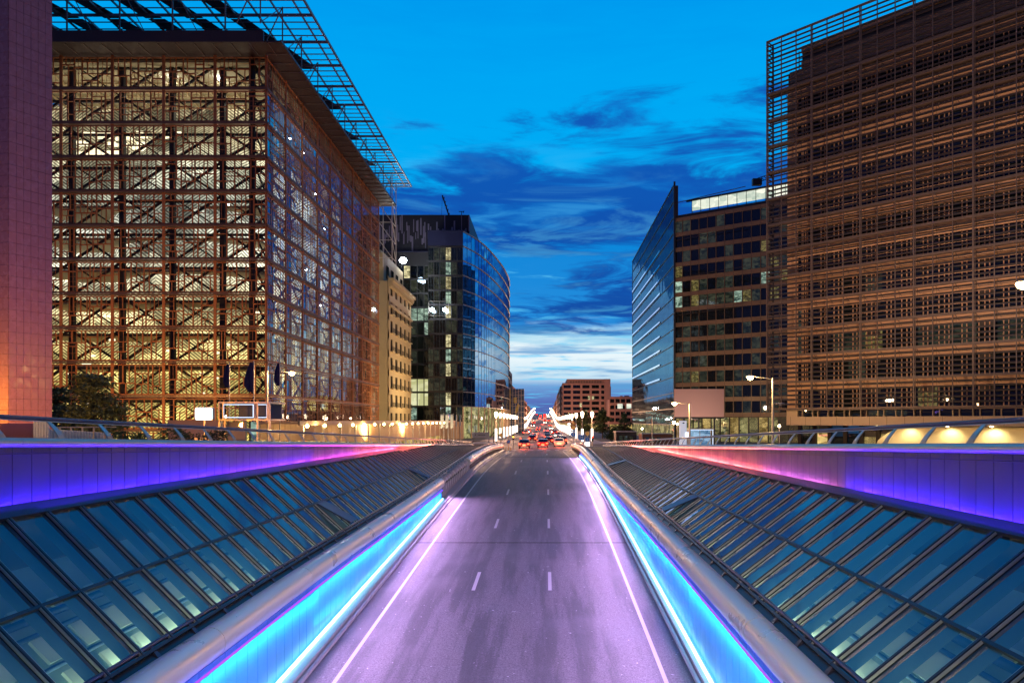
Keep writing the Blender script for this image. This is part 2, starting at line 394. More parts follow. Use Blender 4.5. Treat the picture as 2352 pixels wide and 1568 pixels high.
mb = MB(); mb.box(wallx(-1, 38) + .6, wallx(1, 38) - .45, 37.5, 37.62, rz(37.5) + .002, rz(37.5) + .009)
mb.box(-6, 3.4, 86, 86.15, rz(86) + .002, rz(86) + .010)
tag(mb.build('expansion_joint', M_joint), kind='structure')

# ================================================================= THE TRENCH: side walls, light strips, tubes, rails, glass roofs
def side_word(s): return 'left' if s < 0 else 'right'
for s in (-1, 1):
    w = side_word(s); e = .60 if s < 0 else .45
    # kerb step along the carriageway
    mb = MB()
    secs = []
    for y in frange(4, 101, 1.5):
        x = wallx(s, y); z = rz(y)
        secs.append([(x - s * e, y, z - .1), (x - s * e, y, z + .10), (x - s * (e - .10), y, z + .11), (x - s * (e - .10), y, z - .02), (x - s * (e - .16), y, z - .02),
                     (x - s * (e - .16), y, z + .20), (x - s * .02, y, z + .24), (x + s * .1, y, z + .24)])
    mb.loft(secs if s < 0 else [q[::-1] for q in secs])
    y = 6.0
    k = mb.build('kerb', M_conc); tag(k, kind='structure')
    # ramp wall with cyan-lit cladding
    o0 = (wallx(s, 30), 6, rz(6))
    yend = 50 if s < 0 else 84
    root = empty('ramp_wall', o0, f'{w} side wall of the sunken road, clad in narrow panels washed with cyan light', 'wall')
    mb = MB()
    for y in frange(4, 101, 1.5)[:-1]:
        y2 = min(y + 1.5, 101); a, b = wallx(s, y) + s * .06, wallx(s, y2) + s * .06
        mb.hexa([(a, y, rz(y)), (a + s * .25, y, rz(y)), (b + s * .25, y2, rz(y2)), (b, y2, rz(y2)),
                 (a, y, tz(s, y) - .42), (a + s * .25, y, tz(s, y) - .42), (b + s * .25, y2, tz(s, y2) - .42), (b, y2, tz(s, y2) - .42)])
    mb.build('backing_wall', M_concd, root)
    mb = MB(); y = 4.0
    while y < yend:
        y2 = y + .598; a, b = wallx(s, y), wallx(s, y2); t = .05
        zt = lambda q: max(tz(s, q) - .36, rz(q) + .3)
        mb.hexa([(a, y, rz(y) + .14), (a + s * t, y, rz(y) + .14), (b + s * t, y2, rz(y2) + .14), (b, y2, rz(y2) + .14),
                 (a, y, zt(y)), (a + s * t, y, zt(y)), (b + s * t, y2, zt(y2)), (b, y2, zt(y2))])
        y += .62
    mb.build('cladding', M_cpanel, root)
    # light strips on the ledge at the foot of the wall, in lengths that alternate cyan and blue
    y = 4.0; k = 0
    while y < yend:
        y2 = min(y + 9.4, yend); blue = (k in (1,)) if s < 0 else (k == 1)
        mb = MB(); mb.tube([(wallx(s, q) - s * .16, q, rz(q) + .33) for q in frange(y, y2 - .15, 2)], .055, 8)
        mb.build('light_strip', E_cyan, root)
        ym = (y + y2) / 2; blue = k % 2 == (1 if s < 0 else 0) and k > 0
        hh = max(.3, (tz(s, ym) - .4 - rz(ym)) / 2.2)
        light('wall_washer', 'AREA', (wallx(s, ym) - s * .24, ym, tz(s, ym) - .44), 150 * hh, (.005, .42, 1), .05, (s * .62, 0, -1), (y2 - y) * 1.04).data.spread = math.radians(84)
        light('wall_washer', 'AREA', (wallx(s, ym) - s * .24, ym, rz(ym) + .26), (190 if blue else 110) * hh, (.005, .06, 1) if blue else (.005, .34, 1), .06, (s * .50, 0, 1), (y2 - y) * 1.04).data.spread = math.radians(84)
        y = y2; k += 1
    # violet strip tucked under the tube
    for (a, b) in ([(4, 50)] if s < 0 else [(4, 84)]):
        mb = MB(); mb.tube([(wallx(s, q) - s * .13, q, max(tz(s, q) - .44, rz(q) + .5)) for q in frange(a, b, 3)], .03, 6)
        mb.build('violet_strip', E_viol, root)
        for y0 in frange(a, b, 8)[:-1]:
            ym = min(y0 + 4, b); l = light('road_washer', 'AREA', (wallx(s, ym) - s * .22, ym, max(tz(s, ym) - .50, rz(ym) + .55)), 360, (.72, .40, .95), .07, (-s * 1.35, 0, -1), 8); l.data.spread = math.radians(92)
    # the big tubular coping
    root = empty('tube_coping', (wallx(s, 30) + s * .15, 6, tz(s, 6)), f'big brushed metal tube capping the {w} side wall of the sunken road', 'coping')
    segs = [(4, 50.6), (67, 101)] if s < 0 else [(4, 100)]
    for a, b in segs:
        y = a
        while y < b - .5:
            y2 = min(y + 6.0, b); mb = MB()
            mb.tube([(wallx(s, q) + s * .17, q, tz(s, q)) for q in frange(y, y2 - .03, 1.5)], .37, 28, caps=True)
            mb.build('tube_segment', M_steel, root); y = y2
    # handrail on the outer side of the tube
    root = empty('handrail', (wallx(s, 30) + s * .7, 6, tz(s, 6)), f'thin dark handrail on inclined posts outside the {w} metal tube', 'handrail')
    mb = MB(); mb.tube([(wallx(s, q) + s * .72, q, tz(s, q) + .46) for q in frange(4, 100, 2)], .05, 8)
    mb.tube([(wallx(s, q) + s * .60, q, tz(s, q) + .27) for q in frange(4, 100, 2)], .012, 5)
    mb.build('rail', M_railp, root)
    y = 5.2
    while y < 100:
        mb = MB(); x = wallx(s, y)
        mb.hexa([(x + s * .38, y - .09, tz(s, y) + .10), (x + s * .44, y - .09, tz(s, y) + .02), (x + s * .44, y + .09, tz(s, y) + .02), (x + s * .38, y + .09, tz(s, y) + .10),
                 (x + s * .68, y - .04, tz(s, y) + .44), (x + s * .73, y - .04, tz(s, y) + .42), (x + s * .73, y + .04, tz(s, y) + .42), (x + s * .68, y + .04, tz(s, y) + .44)])
        mb.build('post', M_railp, root); y += 1.55
    # glass roof between the tube and the outer wall
    root = empty('glass_roof', (wallx(s, 20) + s * 1, 6, -4.5), f'long sloping glass roof on the {w} side of the sunken road', 'glass roof')
    def rp(t, y):
        xa, za = wallx(s, y) + s * .62, rooflow(s, y); xb, zb = OUT[s] - s * .06, wallbot(s, y) + .02
        return Vector((xa + (xb - xa) * t, y, za + (zb - za) * t))
    def rn(y):
        d = rp(1, y) - rp(0, y); nn = Vector((-d.z, 0, d.x)) * (1 if d.x > 0 else -1); return nn.normalized()
    def rb(t, y, off): return rp(t, y) + rn(y) * off
    TM = .46
    mb = MB(); ysr = []; y = 4.2
    while y < 101: ysr.append(y); y += 1.1
    for y in ysr:
        n0 = rn(y)
        mb.bar(rb(0, y, .03), rb(1, y, .03), .055, .11, n0)
    for t in (0.01, TM, .985):
        for i in range(len(ysr) - 1): mb.bar(rb(t, ysr[i], .03), rb(t, ysr[i + 1], .03), .07, .10, rn(ysr[i]))
    for i in range(len(ysr) - 1): mb.bar(rb(1.0, ysr[i], .05) , rb(1.0, ysr[i + 1], .05), .30, .10, rn(ysr[i]))
    mb.build('mullion_frame', M_steeld, root)
    mb = MB()
    for y in ysr:                                # bright metal edge beads beside each mullion
        for dy in (-.05, .05): mb.bar(rb(.01, y + dy, .045), rb(.99, y + dy, .045), .012, .05, rn(y))
    mb.build('edge_bead', M_alu, root)
    flaps = {(-1): (22, 39), 1: (24, 49)}[s]
    far = MB()
    for i in range(len(ysr) - 1):
        for r, (t0, t1) in enumerate(((.02, TM), (TM, .98))):
            if i in flaps and r == 0: continue
            jig = R.uniform(-.012, .012)
            pts = [rb(t0, ysr[i], .0 + jig), rb(t1, ysr[i], .0), rb(t1, ysr[i + 1], .0 - jig), rb(t0, ysr[i + 1], .0)]
            if s > 0: pts = pts[::-1]
            if i < 50:
                mb = MB(); mb.face(pts); mb.build('glass_pane', M_rglass, root)
            else: far.face(pts)
    tag(far.build('glass_pane', M_rglass, root), kind='stuff')
    for i in flaps:
        mb = MB(); a, b = ysr[i] + .06, ysr[i + 1] - .06
        lo0, lo1 = rb(.04, a, .42), rb(.04, b, .42); hi0, hi1 = rb(TM - .02, a, .06), rb(TM - .02, b, .06)
        nn = rn(a) * .06
        mb.hexa([lo0, hi0, hi1, lo1, lo0 + nn, hi0 + nn, hi1 + nn, lo1 + nn]); mb.build('vent_flap', M_solar, root)
    mb = MB(); mb.loft([[(wallx(s, y) + s * .12, y, tz(s, y) - .05), (wallx(s, y) + s * .50, y, rooflow(s, y) - .10), tuple(rb(.0, y, -.02)), tuple(rb(.035, y, -.03))] for y in ysr]); mb.build('light_gap_cover', M_steeld, root)  # added sheet closing the gap where the roof lights shone through
    # what is seen beneath the glass
    mb = MB(); mb.loft([[rb(0, y, -1.15), rb(1, y, -.95)] for y in ysr]); mb.build('inner_lining', M_inner, root)
    mb = MB()
    for y in ysr: mb.hexa([rb(0, y + .02, -.12), rb(1, y + .02, -.12), rb(1, y + .16, -.12), rb(0, y + .16, -.12), rb(0, y + .02, -.36), rb(1, y + .02, -.36), rb(1, y + .16, -.36), rb(0, y + .16, -.36)])
    mb.build('rafter', M_beam, root)
    mb = MB()
    for t, r in ((TM + .02, .09), (TM - .06, .05), (.22, .05)): mb.tube([rb(t, y, -.62) for y in ysr], r, 8)
    mb.build('inner_pipe', M_beam, root)
    mb = MB()
    for i in range(len(ysr) - 1):
        for (t0, t1, o) in ((.06, .19, -.75), (.26, .40, -.8), (.50, .57, -.75)):
            a, b = ysr[i] + .3, ysr[i + 1] - .05
            mb.hexa([rb(t0, a, o), rb(t1, a, o), rb(t1, b, o), rb(t0, b, o), rb(t0, a, o - .06), rb(t1, a, o - .06), rb(t1, b, o - .06), rb(t0, b, o - .06)])
    mb.build('reflector_shelf', mat('shelf_' + w, (.55, .62, .50), .7), root)
    for (yy, en) in ((9, 105), (19, 100), (29, 80), (39, 60), (49, 50), (60, 40)):
        dn = (rp(1, yy) - rp(0, yy)).normalized()
        light('roof_light', 'AREA', rb(.02, yy, -.60)[:], en, (.86, 1, .70), .10, dn * .9 - rn(yy) * .75, 9.6)
        light('roof_light', 'AREA', rb(.98, yy, -.45)[:], en * 1.5, (.62, .9, .95), .08, -dn * .8 - rn(yy) * .9, 9.6)
    # outer wall of LED-lit panels with its coping and parapet rail
    xo = OUT[s]
    root = empty('outer_wall', (xo, 6, gz(6)), f'{w} outer wall of smooth metal panels lit blue near and red farther away', 'wall')
    mb = MB(); y = 4.0
    while y < 96:
        y2 = y + .532; zt = lambda q: coping(s, q) - .13
        if zt(y) - wallbot(s, y) > .03:
            mb.hexa([(xo, y, wallbot(s, y)), (xo + s * .08, y, wallbot(s, y)), (xo + s * .08, y2, wallbot(s, y2)), (xo, y2, wallbot(s, y2)),
                     (xo, y, zt(y)), (xo + s * .08, y, zt(y)), (xo + s * .08, y2, zt(y2)), (xo, y2, zt(y2))])
        y += .55
    mb.build('panel_cladding', M_panel, root)
    mb = MB()
    mb.loft([[(xo + s * .1, y, wallbot(s, y) - 2.5), (xo + s * .1, y, coping(s, y) - .05), (xo + s * .5, y, coping(s, y) - .05), (xo + s * .5, y, wallbot(s, y) - 2.5)] for y in frange(4, 104, 4)])
    mb.build('wall_core', M_concd, root)
    y = 4.0
    while y < 104:
        y2 = min(y + 3.5, 104); mb = MB()
        prof = [(-.20, -.03), (-.17, .03), (-.08, .065), (.1, .07), (.38, .06), (.45, 0), (.45, -.1), (-.04, -.14), (-.14, -.12), (-.19, -.08)]
        mb.loft([[(xo + s * a, q, coping(s, q) + b) for a, b in prof] for q in frange(y, y2 - .015, 1.7)], True, True, caps=True)
        mb.build('coping', M_alu, root); y = y2
    mb = MB(); mb.tube([(xo - s * .02, q, coping(s, q) - .28) for q in frange(4, 90, 2)], .012, 5); mb.tube([(xo - s * .02, q, wallbot(s, q) + .10) for q in frange(4, 80, 2)], .02, 5)
    mb.build('cable', M_black, root)
    root = empty('parapet_rail', (xo + s * .3, 6, coping(s, 6)), f'oval handrail on leaning flat posts above the {w} outer wall', 'railing')
    mb = MB()
    mb.loft([[(xo + s * .42 + .075 * math.cos(t), q, coping(s, q) + .52 + .05 * math.sin(t)) for t in [k * math.pi / 5 for k in range(10)]] for q in frange(4, 112, 2)], True, True, caps=True)
    mb.build('rail', M_railp, root)
    mb = MB(); mb.loft([[(xo + s * .36, q, coping(s, q) + .455), (xo + s * .48, q, coping(s, q) + .455), (xo + s * .48, q, coping(s, q) + .468), (xo + s * .36, q, coping(s, q) + .468)] for q in frange(4, 112, 2)], True)
    mb.build('rail_underside', M_wht, root)
    y = 5.4; 
    while y < 104:
        mb = MB()
        for j in range(4):
            t0, t1 = j / 4, (j + 1) / 4
            f = lambda t: (xo + s * (.18 + .20 * t ** 1.5), coping(s, y) + .05 + .42 * t, .11 - .055 * t)
            (xa, za, wa), (xb, zb, wb) = f(t0), f(t1); y0 = y - .20 * t0; y1 = y - .20 * t1
            mb.hexa([(xa - .015, y0 - wa, za), (xa + .015, y0 - wa, za), (xa + .015, y0 + wa, za), (xa - .015, y0 + wa, za), (xb - .015, y1 - wb, zb), (xb + .015, y1 - wb, zb), (xb + .015, y1 + wb, zb), (xb - .015, y1 + wb, zb)])
        mb.build('post', M_alu, root); y += 1.8
    # the coloured LED lines that wash the outer wall, at its foot
    cols = {-1: [(5, 15, (.05, .015, 1), 110), (15, 24, (.07, .015, 1), 120), (24, 33, (.22, .03, 1), 90), (33, 41, (.62, .05, .55), 80), (41, 52, (1, .09, .20), 90), (52, 80, (1, .15, .10), 140)],
            1: [(5, 12, (.05, .015, 1), 100), (12, 20, (.07, .015, 1), 110), (21, 28, (.40, .08, .35), 30), (28, 40, (1, .13, .12), 80), (40, 54, (1, .14, .10), 110), (54, 80, (1, .17, .12), 130)]}[s]
    for a, b, c, en in cols:
        ym = (a + b) / 2
        l = light('wall_washer', 'AREA', (xo - s * .30, ym, wallbot(s, ym) + .13), en * (2.0 if c[2] > .5 else 5.0), c, .08, (s * .55, 0, 1), b - a)
        l.rotation_euler.rotate_axis('Y', 0)
for ym, sd in ((72, -1), (80, -1), (88, -1), (96, -1), (90, 1), (97, 1)):
    l = light('crest_glow_fill', 'AREA', (wallx(sd, ym) - sd * .22, ym, tz(sd, ym) - .42), 55, (1, .62, .36), .07, (-sd * 1.6, 0, -1), 8); l.data.spread = math.radians(160)  # added warm fill in place of traffic glow on the crest
# wrapped stretch of the left tube
root = empty('wrapped_railing', (-7.6, 58, tz(-1, 58)), 'stretch of the left tube stripped bare and hung with grey tied wrapping', 'wrapping')
mb = MB()
for i in range(7):
    y = 51.8 + i * 2.15
    mb.tube([(wallx(-1, y) - .15, y - .9, tz(-1, y) - .05), (wallx(-1, y) - .12, y - .5, tz(-1, y) + .12), (wallx(-1, y) - .12, y + .4, tz(-1, y) + .14), (wallx(-1, y) - .15, y + .9, tz(-1, y) - .02)], [.10, .30, .27, .12], 10)
mb.build('wrapping', M_tarp, root)
mb = MB()
for i in range(14):
    y = 51.2 + i * 1.1
    mb.tube([(wallx(-1, y) + .2, y + .25, tz(-1, y) - .55), (wallx(-1, y) + .18, y, tz(-1, y) + .05), (wallx(-1, y) - .05, y - .1, tz(-1, y) + .36), (wallx(-1, y) - .4, y - .2, tz(-1, y) + .1)], .03, 5); mb.build('tie_strap', M_wht, root); mb = MB()
mb = MB()
for i in range(60):
    y = 50.8 + i * .27; mb.box(wallx(-1, y) - .02, wallx(-1, y) + .03, y, y + .13, rz(y) + .3, tz(-1, y) - .25)
mb.build('corrugated_sheet', M_conc, root)
# yellow striped end barrier of the left wall
mb = MB()
for i in range(8): mb.box(-6.4 + i * .17, -6.32 + i * .17, 101.5, 101.6, rz(101) + .1, rz(101) + .62, i % 2)
tag(mb.build('end_barrier', [mat('yellow_paint', (.8, .45, .05), .6), M_wht], None, (-6.4, 101.5, rz(101))), 'short yellow slatted barrier closing the far end of the left metal tube', 'barrier')

# ================================================================= BUILDINGS
def basis(p0, p1):
    a = Vector((p1[0] - p0[0], p1[1] - p0[1], 0)); L = a.length; a.normalize(); n = Vector((a.y, -a.x, 0))   # n to the right of p0->p1 direction
    return Vector((p0[0], p0[1], 0)), a, n, L
class FB(MB):                                        # boxes in facade coordinates (s along, n outward, z)
    def __init__(s, bs): super().__init__(); s.o, s.a, s.nn, s.L = bs
    def pt(s, q, n, z): return s.o + s.a * q + s.nn * n + Vector((0, 0, z))
    def fbox(s, s0, s1, n0, n1, z0, z1, mi=None):
        s.hexa([s.pt(s0, n1, z0), s.pt(s1, n1, z0), s.pt(s1, n0, z0), s.pt(s0, n0, z0), s.pt(s0, n1, z1), s.pt(s1, n1, z1), s.pt(s1, n0, z1), s.pt(s0, n0, z1)], mi)
    def fbar(s, q0, z0, q1, z1, n, w, h=None, mi=None): s.bar(s.pt(q0, n, z0), s.pt(q1, n, z1), w, h, s.nn, mi)
COUNT = {}
def facade(root, p0, p1, z0, fh, nf, nb, wall, glass, sp=.3, pier=.3, depth=.25, lit=None, panes=2, cap=100, frame=None, back=.02, head=0.0, skip=None):
    """a wall of spandrels and piers in front of recessed windows; p0 -> p1 runs left to right as seen from outside"""
    bs = basis(p0, p1); L = bs[3]; bw = L / nb; frame = frame or M_black
    mb = FB(bs)
    for f in range(nf + 1):
        zz = z0 + f * fh
        mb.fbox(0, L, -depth, 0, zz, zz + sp * fh if f < nf else zz + sp * fh * .9)
    if pier > 0:
        for b in range(nb + 1):
            c = b * bw; a0, a1 = max(0, c - pier * bw / 2), min(L, c + pier * bw / 2)
            mb.fbox(a0, a1, -depth + .01, -.012, z0, z0 + nf * fh)
    mb.build('wall', wall, root)
    wins = []
    for f in range(nf):
        for b in range(nb):
            if skip and skip(f, b): continue
            a0 = b * bw + pier * bw / 2; a1 = (b + 1) * bw - pier * bw / 2
            c = mb.pt((a0 + a1) / 2, 0, z0 + f * fh); wins.append((c.length, f, b, a0, a1))
    wins.sort(); cache = {}; key = root.name
    for d, f, b, a0, a1 in wins:
        g = (lit(f, b) if lit else None) or glass
        COUNT[key] = COUNT.get(key, 0) + 1
        zb, zt = z0 + f * fh + sp * fh, z0 + (f + 1) * fh - head * fh
        def geo(q):
            q.fbox(a0, a1, -depth - .1, -depth + back + .02, zb, zt, 0)
            for k in range(panes + 1):
                c = a0 + (a1 - a0) * k / panes; t = .035
                q.fbox(min(max(c - t, a0), a1 - 2 * t), min(max(c - t, a0), a1 - 2 * t) + 2 * t, -depth + back, -depth + back + .08, zb, zt, 1)
            q.fbox(a0 + .07, a1 - .07, -depth + back, -depth + back + .07, zb, zb + .07, 1)
        if COUNT[key] <= cap:
            kk = (g.name, f * 0, round(a1 - a0, 3))
            q = FB(bs); geo(q); q.build('window', [g, frame], root)
        else:
            if g.name not in cache: cache[g.name] = FB(bs)
            geo(cache[g.name])
    for gn, q in cache.items(): tag(q.build('window', [MATS[gn], frame], root), kind='stuff')

# ---- polished granite tower, far left
pA, pB = P(20, 965, 40), None
a_t = Vector((.63, 1, 0)).normalized(); pA = Vector((PX(20, 40), 40, 0))
tt = (-(pA.x) + PX(120, 1) * 40) / (.63 - PX(120, 1)); pB = Vector((pA.x + .63 * tt, 40 + tt, 0))
root = empty('granite_tower', (pA.x, pA.y, gz(40)), 'tall tower edge clad in polished pink granite tiles at the far left', 'tower')
bs = basis(pA, pB); L = bs[3]; zb = gz(40)
q = FB(bs); q.fbox(0, L, -6, -.05, zb, 34); q.build('core', M_joint, root)
q = FB(bs)
nt = 6; tw = L / nt; th = .655
for j in range(int((33 - zb) / th)):
    for i in range(nt): q.fbox(i * tw + .008, (i + 1) * tw - .008, -.05, R.uniform(-.002, .003), zb + j * th + .008, zb + (j + 1) * th - .008)
q.build('tile_cladding', M_granite, root)
pC = pA + Vector((-1.0, .22, 0)) * 4
bs2 = basis(pC, pA)
q = FB(bs2)
for j in range(int((33 - zb) / th)):
    for i in range(5): q.fbox(4.05 - (i + 1) * .62 + .01, 4.05 - i * .62 - .01, -.06, 0, zb + j * th + .008, zb + (j + 1) * th - .008)
q.build('side_cladding', M_granite, root)

# ---- the wood-framed lantern building (left)
YF, XR = 80.0, -32.8
root = empty('lattice_office', (XR, YF, gz(90)), 'huge glass cube faced with a patchwork of oak window frames, lit from inside', 'office building')
FH = 3.995; ZT = 42.7; BW = 6.02
rows = [(ZT - (k + 1) * FH, ZT - k * FH) for k in range(11)]; rows.append((gz(85), rows[-1][0]))
PD = [.12]
def patch(q, s0, s1, z0, z1, n, rnd, depth=0):
    w, h = s1 - s0, z1 - z0
    if depth == 0:
        t = .17
    stop = (w < 1.2 and h < 2.2) or depth > 5 or (depth > 2 and w * h < 2.2 and rnd.random() < .4)
    if stop:
        k = max(1, int(w / .42)) if rnd.random() < .6 else 1
        for i in range(1, k): q.fbar(s0 + w * i / k, z0, s0 + w * i / k, z1, n - .02, .035, .04)
        if rnd.random() < .5:
            m = max(1, int(h / .55))
            for i in range(1, m): q.fbar(s0, z0 + h * i / m, s1, z0 + h * i / m, n - .03, .03, .03)
        return
    t = .14 if depth < 3 else .09
    if (w / h > rnd.uniform(.35, 1.1)):
        c = s0 + w * rnd.uniform(.28, .72); q.fbar(c, z0, c, z1, n, t, PD[0])
        patch(q, s0, c, z0, z1, n, rnd, depth + 1); patch(q, c, s1, z0, z1, n, rnd, depth + 1)
    else:
        c = z0 + h * rnd.uniform(.2, .8); q.fbar(s0, c, s1, c, n, t, PD[0])
        patch(q, s0, s1, z0, c, n, rnd, depth + 1); patch(q, s0, s1, c, z1, n, rnd, depth + 1)
def lattice(bs, nb, bw, cap, flip=False):
    rest = FB(bs); n_ = 0
    for b in range(nb):
        for k, (z0, z1) in enumerate(rows):
            s0, s1 = (bs[3] - (b + 1) * bw, bs[3] - b * bw) if flip else (b * bw, (b + 1) * bw)
            if s0 < 0: s0 = 0
            q = FB(bs) if n_ < cap else rest
            q.fbar(s0 + .08, z0, s0 + .08, z1, 0, .16, .14); q.fbar(s1 - .08, z0, s1 - .08, z1, 0, .16, .14)
            q.fbar(s0, z0 + .3, s1, z0 + .3, 0, .12, .12); q.fbar(s0, z1 - .25, s1, z1 - .25, 0, .12, .12)
            patch(q, s0 + .16, s1 - .16, z0 + .3, z1 - .25, 0, R)
            if n_ < cap: q.build('window_frame', M_wood, root)
            n_ += 1
    if rest.v: tag(rest.build('window_frame', M_wood, root), kind='stuff')
bsF = basis((XR - 5 * BW, YF), (XR, YF)); bsR = basis((XR, YF), (XR, 133.5))
lattice(bsF, 5, BW, 60, True); PD[0] = .04; lattice(bsR, 9, 53.5 / 9, 40)
for bs, nb, bw in ((bsF, 5, BW), (bsR, 9, 53.5 / 9)):
    q = FB(bs)
    for (z0, z1) in rows[:11]:
        q.fbox(0, bs[3], -.45, .22, z0 - .06, z0 + .06); q.fbox(0, bs[3], .16, .24, z0 + .10, z0 + .17); q.fbox(0, bs[3], -.3, .05, z0 + .2, z0 + .27)
    q.build('floor_ledge', M_ledge, root)
    q = FB(bs); gn = -.14 if bs is bsF else -.06; q.face([q.pt(0, gn, gz(85)), q.pt(bs[3], gn, gz(85)), q.pt(bs[3], gn, ZT), q.pt(0, gn, ZT)])
    q.build('outer_glass', M_eglass if bs is bsR else M_fglass, root)
    q = FB(bs)                                       # braced steel frame just behind
    for b in range(nb + 1):
        c = min(b * bw, bs[3] - .6); c = max(c, .6); q.fbox(c - .28, c + .28, -2.2, -1.65, gz(85), ZT)
    for b in range(nb):
        for k, (z0, z1) in enumerate(rows[:11]):
            a0, a1 = b * bw, (b + 1) * bw
            q.fbar(a0, z0, a1, z1, -1.45, .26, .2)
            q.fbar(a0, z1, a1, z0, -1.75, .16 if (b + k) % 3 else .26, .16)
            q.fbox(a0, a1, -2.1, -1.8, z1 - .62, z1 - .36)
    q.build('steel_brace', M_struct, root)
# interior light put into glowing colour: bulging lantern with hatched screens and office wall
def hatch_mat():
    m = bpy.data.materials.new('hatched_screen'); m.use_nodes = True; m.node_tree.nodes.clear(); n = NT(m.node_tree); m.cycles.emission_sampling = 'NONE'
    co = n.n('ShaderNodeTexCoord').outputs['Object']; sp = n.n('ShaderNodeSeparateXYZ', {0: co}); x, y, z = sp.outputs
    h = n.math('ADD', x, n.math('MULTIPLY', y, .6))
    # zig-zag diagonal hatch, direction flips from cell to cell
    cell = n.math('FLOOR', n.math('DIVIDE', h, 1.6)); celz = n.math('FLOOR', n.math('DIVIDE', z, 2.0))
    wn = n.n('ShaderNodeTexWhiteNoise', {0: n.n('ShaderNodeCombineXYZ', {0: cell, 1: celz}).outputs[0]}, noise_dimensions='3D').outputs[0]
    sg = n.math('SUBTRACT', n.math('MULTIPLY', n.math('GREATER_THAN', wn, .5), 2.0), 1.0)
    u = n.math('ADD', z, n.math('MULTIPLY', n.math('MULTIPLY', h, .75), sg))
    fr = n.math('FRACT', n.math('MULTIPLY', u, 2.4))
    line = n.mapr(n.math('ABSOLUTE', n.math('SUBTRACT', fr, .5)), .20, .26)
    big = n.n('ShaderNodeTexNoise', {'Vector': co, 'Scale': .09, 'Detail': 3.0}).outputs[0]
    mid = n.n('ShaderNodeTexNoise', {'Vector': co, 'Scale': .5, 'Detail': 4.0}).outputs[0]
    col = n.ramp(n.mapr(z, 0, 47, 0, 1, False), [(0, (.88, .66, .16)), (.22, (.84, .64, .20)), (.38, (.72, .60, .30)), (.5, (.66, .64, .46)), (.62, (.55, .56, .46)), (.72, (.42, .43, .33)), (.86, (.36, .31, .18)), (1, (.34, .28, .16))])
    k = n.math('MULTIPLY', n.mapr(big, .28, .72, .35, 1.25), n.mapr(mid, .35, .7, .6, 1.25))
    rm = n.n('ShaderNodeSeparateXYZ', {0: n.n('ShaderNodeTexVoronoi', {'Vector': n.n('ShaderNodeMapping', {0: co, 'Scale': (1, .6, 1.4)}).outputs[0], 'Scale': .22}, distance='CHEBYCHEV').outputs['Color']}).outputs[0]
    k = n.math('MULTIPLY', k, n.mapr(rm, .1, .9, .45, 1.5))
    on = n.math('MULTIPLY', n.mapr(big, .2, .45, .35, 1.0), 1.0)
    k = n.math('MULTIPLY', k, n.math('SUBTRACT', 1.0, n.math('MULTIPLY', line, n.math('MULTIPLY', on, .78))))
    e = n.n('ShaderNodeEmission', {0: col, 1: n.math('MULTIPLY', k, 2.4)})
    n.t.links.new(e.outputs[0], n.n('ShaderNodeOutputMaterial').inputs[0]); MATS['hatched_screen'] = m; return m
MH = hatch_mat()
XL = XR - 5 * BW - 1
XL2 = XL - 14
q = MB(); q.face([(XL2, 92, gz(85)), (XR - 6, 92, gz(85)), (XR - 6, 92, 42.4), (XL2, 92, 42.4)]); q.face([(XR - 6, 92, gz(85)), (XR - 6, 131, gz(85)), (XR - 6, 131, 42.4), (XR - 6, 92, 42.4)])
q.build('inner_glow_wall', MH, root, )
q = MB(); q.lathe((-47.0, 98.5, 0), [(4, -3), (6, 2), (8.5, 9), (11.5, 17), (13.6, 25), (13.2, 31), (10.5, 36), (6.5, 40)], 48)
q.build('lantern_core', MH, root)
q = MB()
for (z0, z1) in rows[3:11]: q.box(XL, XR - 3.4, YF + 5.5, 92, z0 - .18, z0 + .12)
for i in range(17): q.bar((XL + 1 + i * 1.6, YF + 2.4, 41.8), (XL + 1 + i * 1.6 - 5, 118, 41.8), .12, .25)
for i in range(14): q.bar((XL, YF + 5 + i * 3.4, 41.9), (XR - 2, YF + 5 + i * 3.4, 41.9), .1, .2)
q.build('inner_floor', M_stone, root)
q = MB(); q.box(XL, XR - .5, YF + .6, 133, 42.2, 42.5); q.build('ceiling', mat('atrium_ceiling', (.42, .36, .24), .8), root)
q = MB()
for (u, v, Y, r) in ((397, 181, 84, .26), (505, 181, 84, .26), (355, 452, 86, .10), (464, 474, 86, .10), (525, 470, 86, .08)): q.lathe(P(u, v, Y), [(.02, -r), (r * .7, -r * .7), (r, 0), (r * .7, r * .7), (.02, r)], 10)
for (k, y) in ((1, 90), (1, 95), (2, 100), (3, 104), (5, 96), (6, 102)):
    z = ZT - k * FH - 1.6; q.lathe((XR - 1.0, y, z), [(.02, -.1), (.1, -.07), (.14, 0), (.1, .07), (.02, .1)], 8)
q.build('flood_lamp', E_whitel, root)
q = MB()
for i in range(34):
    u = R.uniform(122, 390); v = R.choice((306, 316, 330, 342, 352)) + R.uniform(-3, 3); a = P(u, v, 89); w_ = R.uniform(.5, 2.4); q.box(a.x, a.x + w_, 89, 89.1, a.z - .22, a.z + .22)
for i in range(26):
    u = R.uniform(122, 590); v = R.uniform(640, 930); a = P(u, v, 88); w_ = R.uniform(.3, 1.2); q.box(a.x, a.x + w_, 88, 88.1, a.z - .12, a.z + .12)
q.build('ceiling_light', emis('office_light', (1, .86, .55), 2.2), root)
light('atrium_light', 'AREA', (-48, 88, 40.5), 2600, (1, .9, .68), 8, (0, .15, -1), 26, (1, 0, 0))
light('atrium_uplight', 'AREA', (-48, 86, 33), 1500, (1, .88, .62), 4, (0, .1, 1), 26, (1, 0, 0))
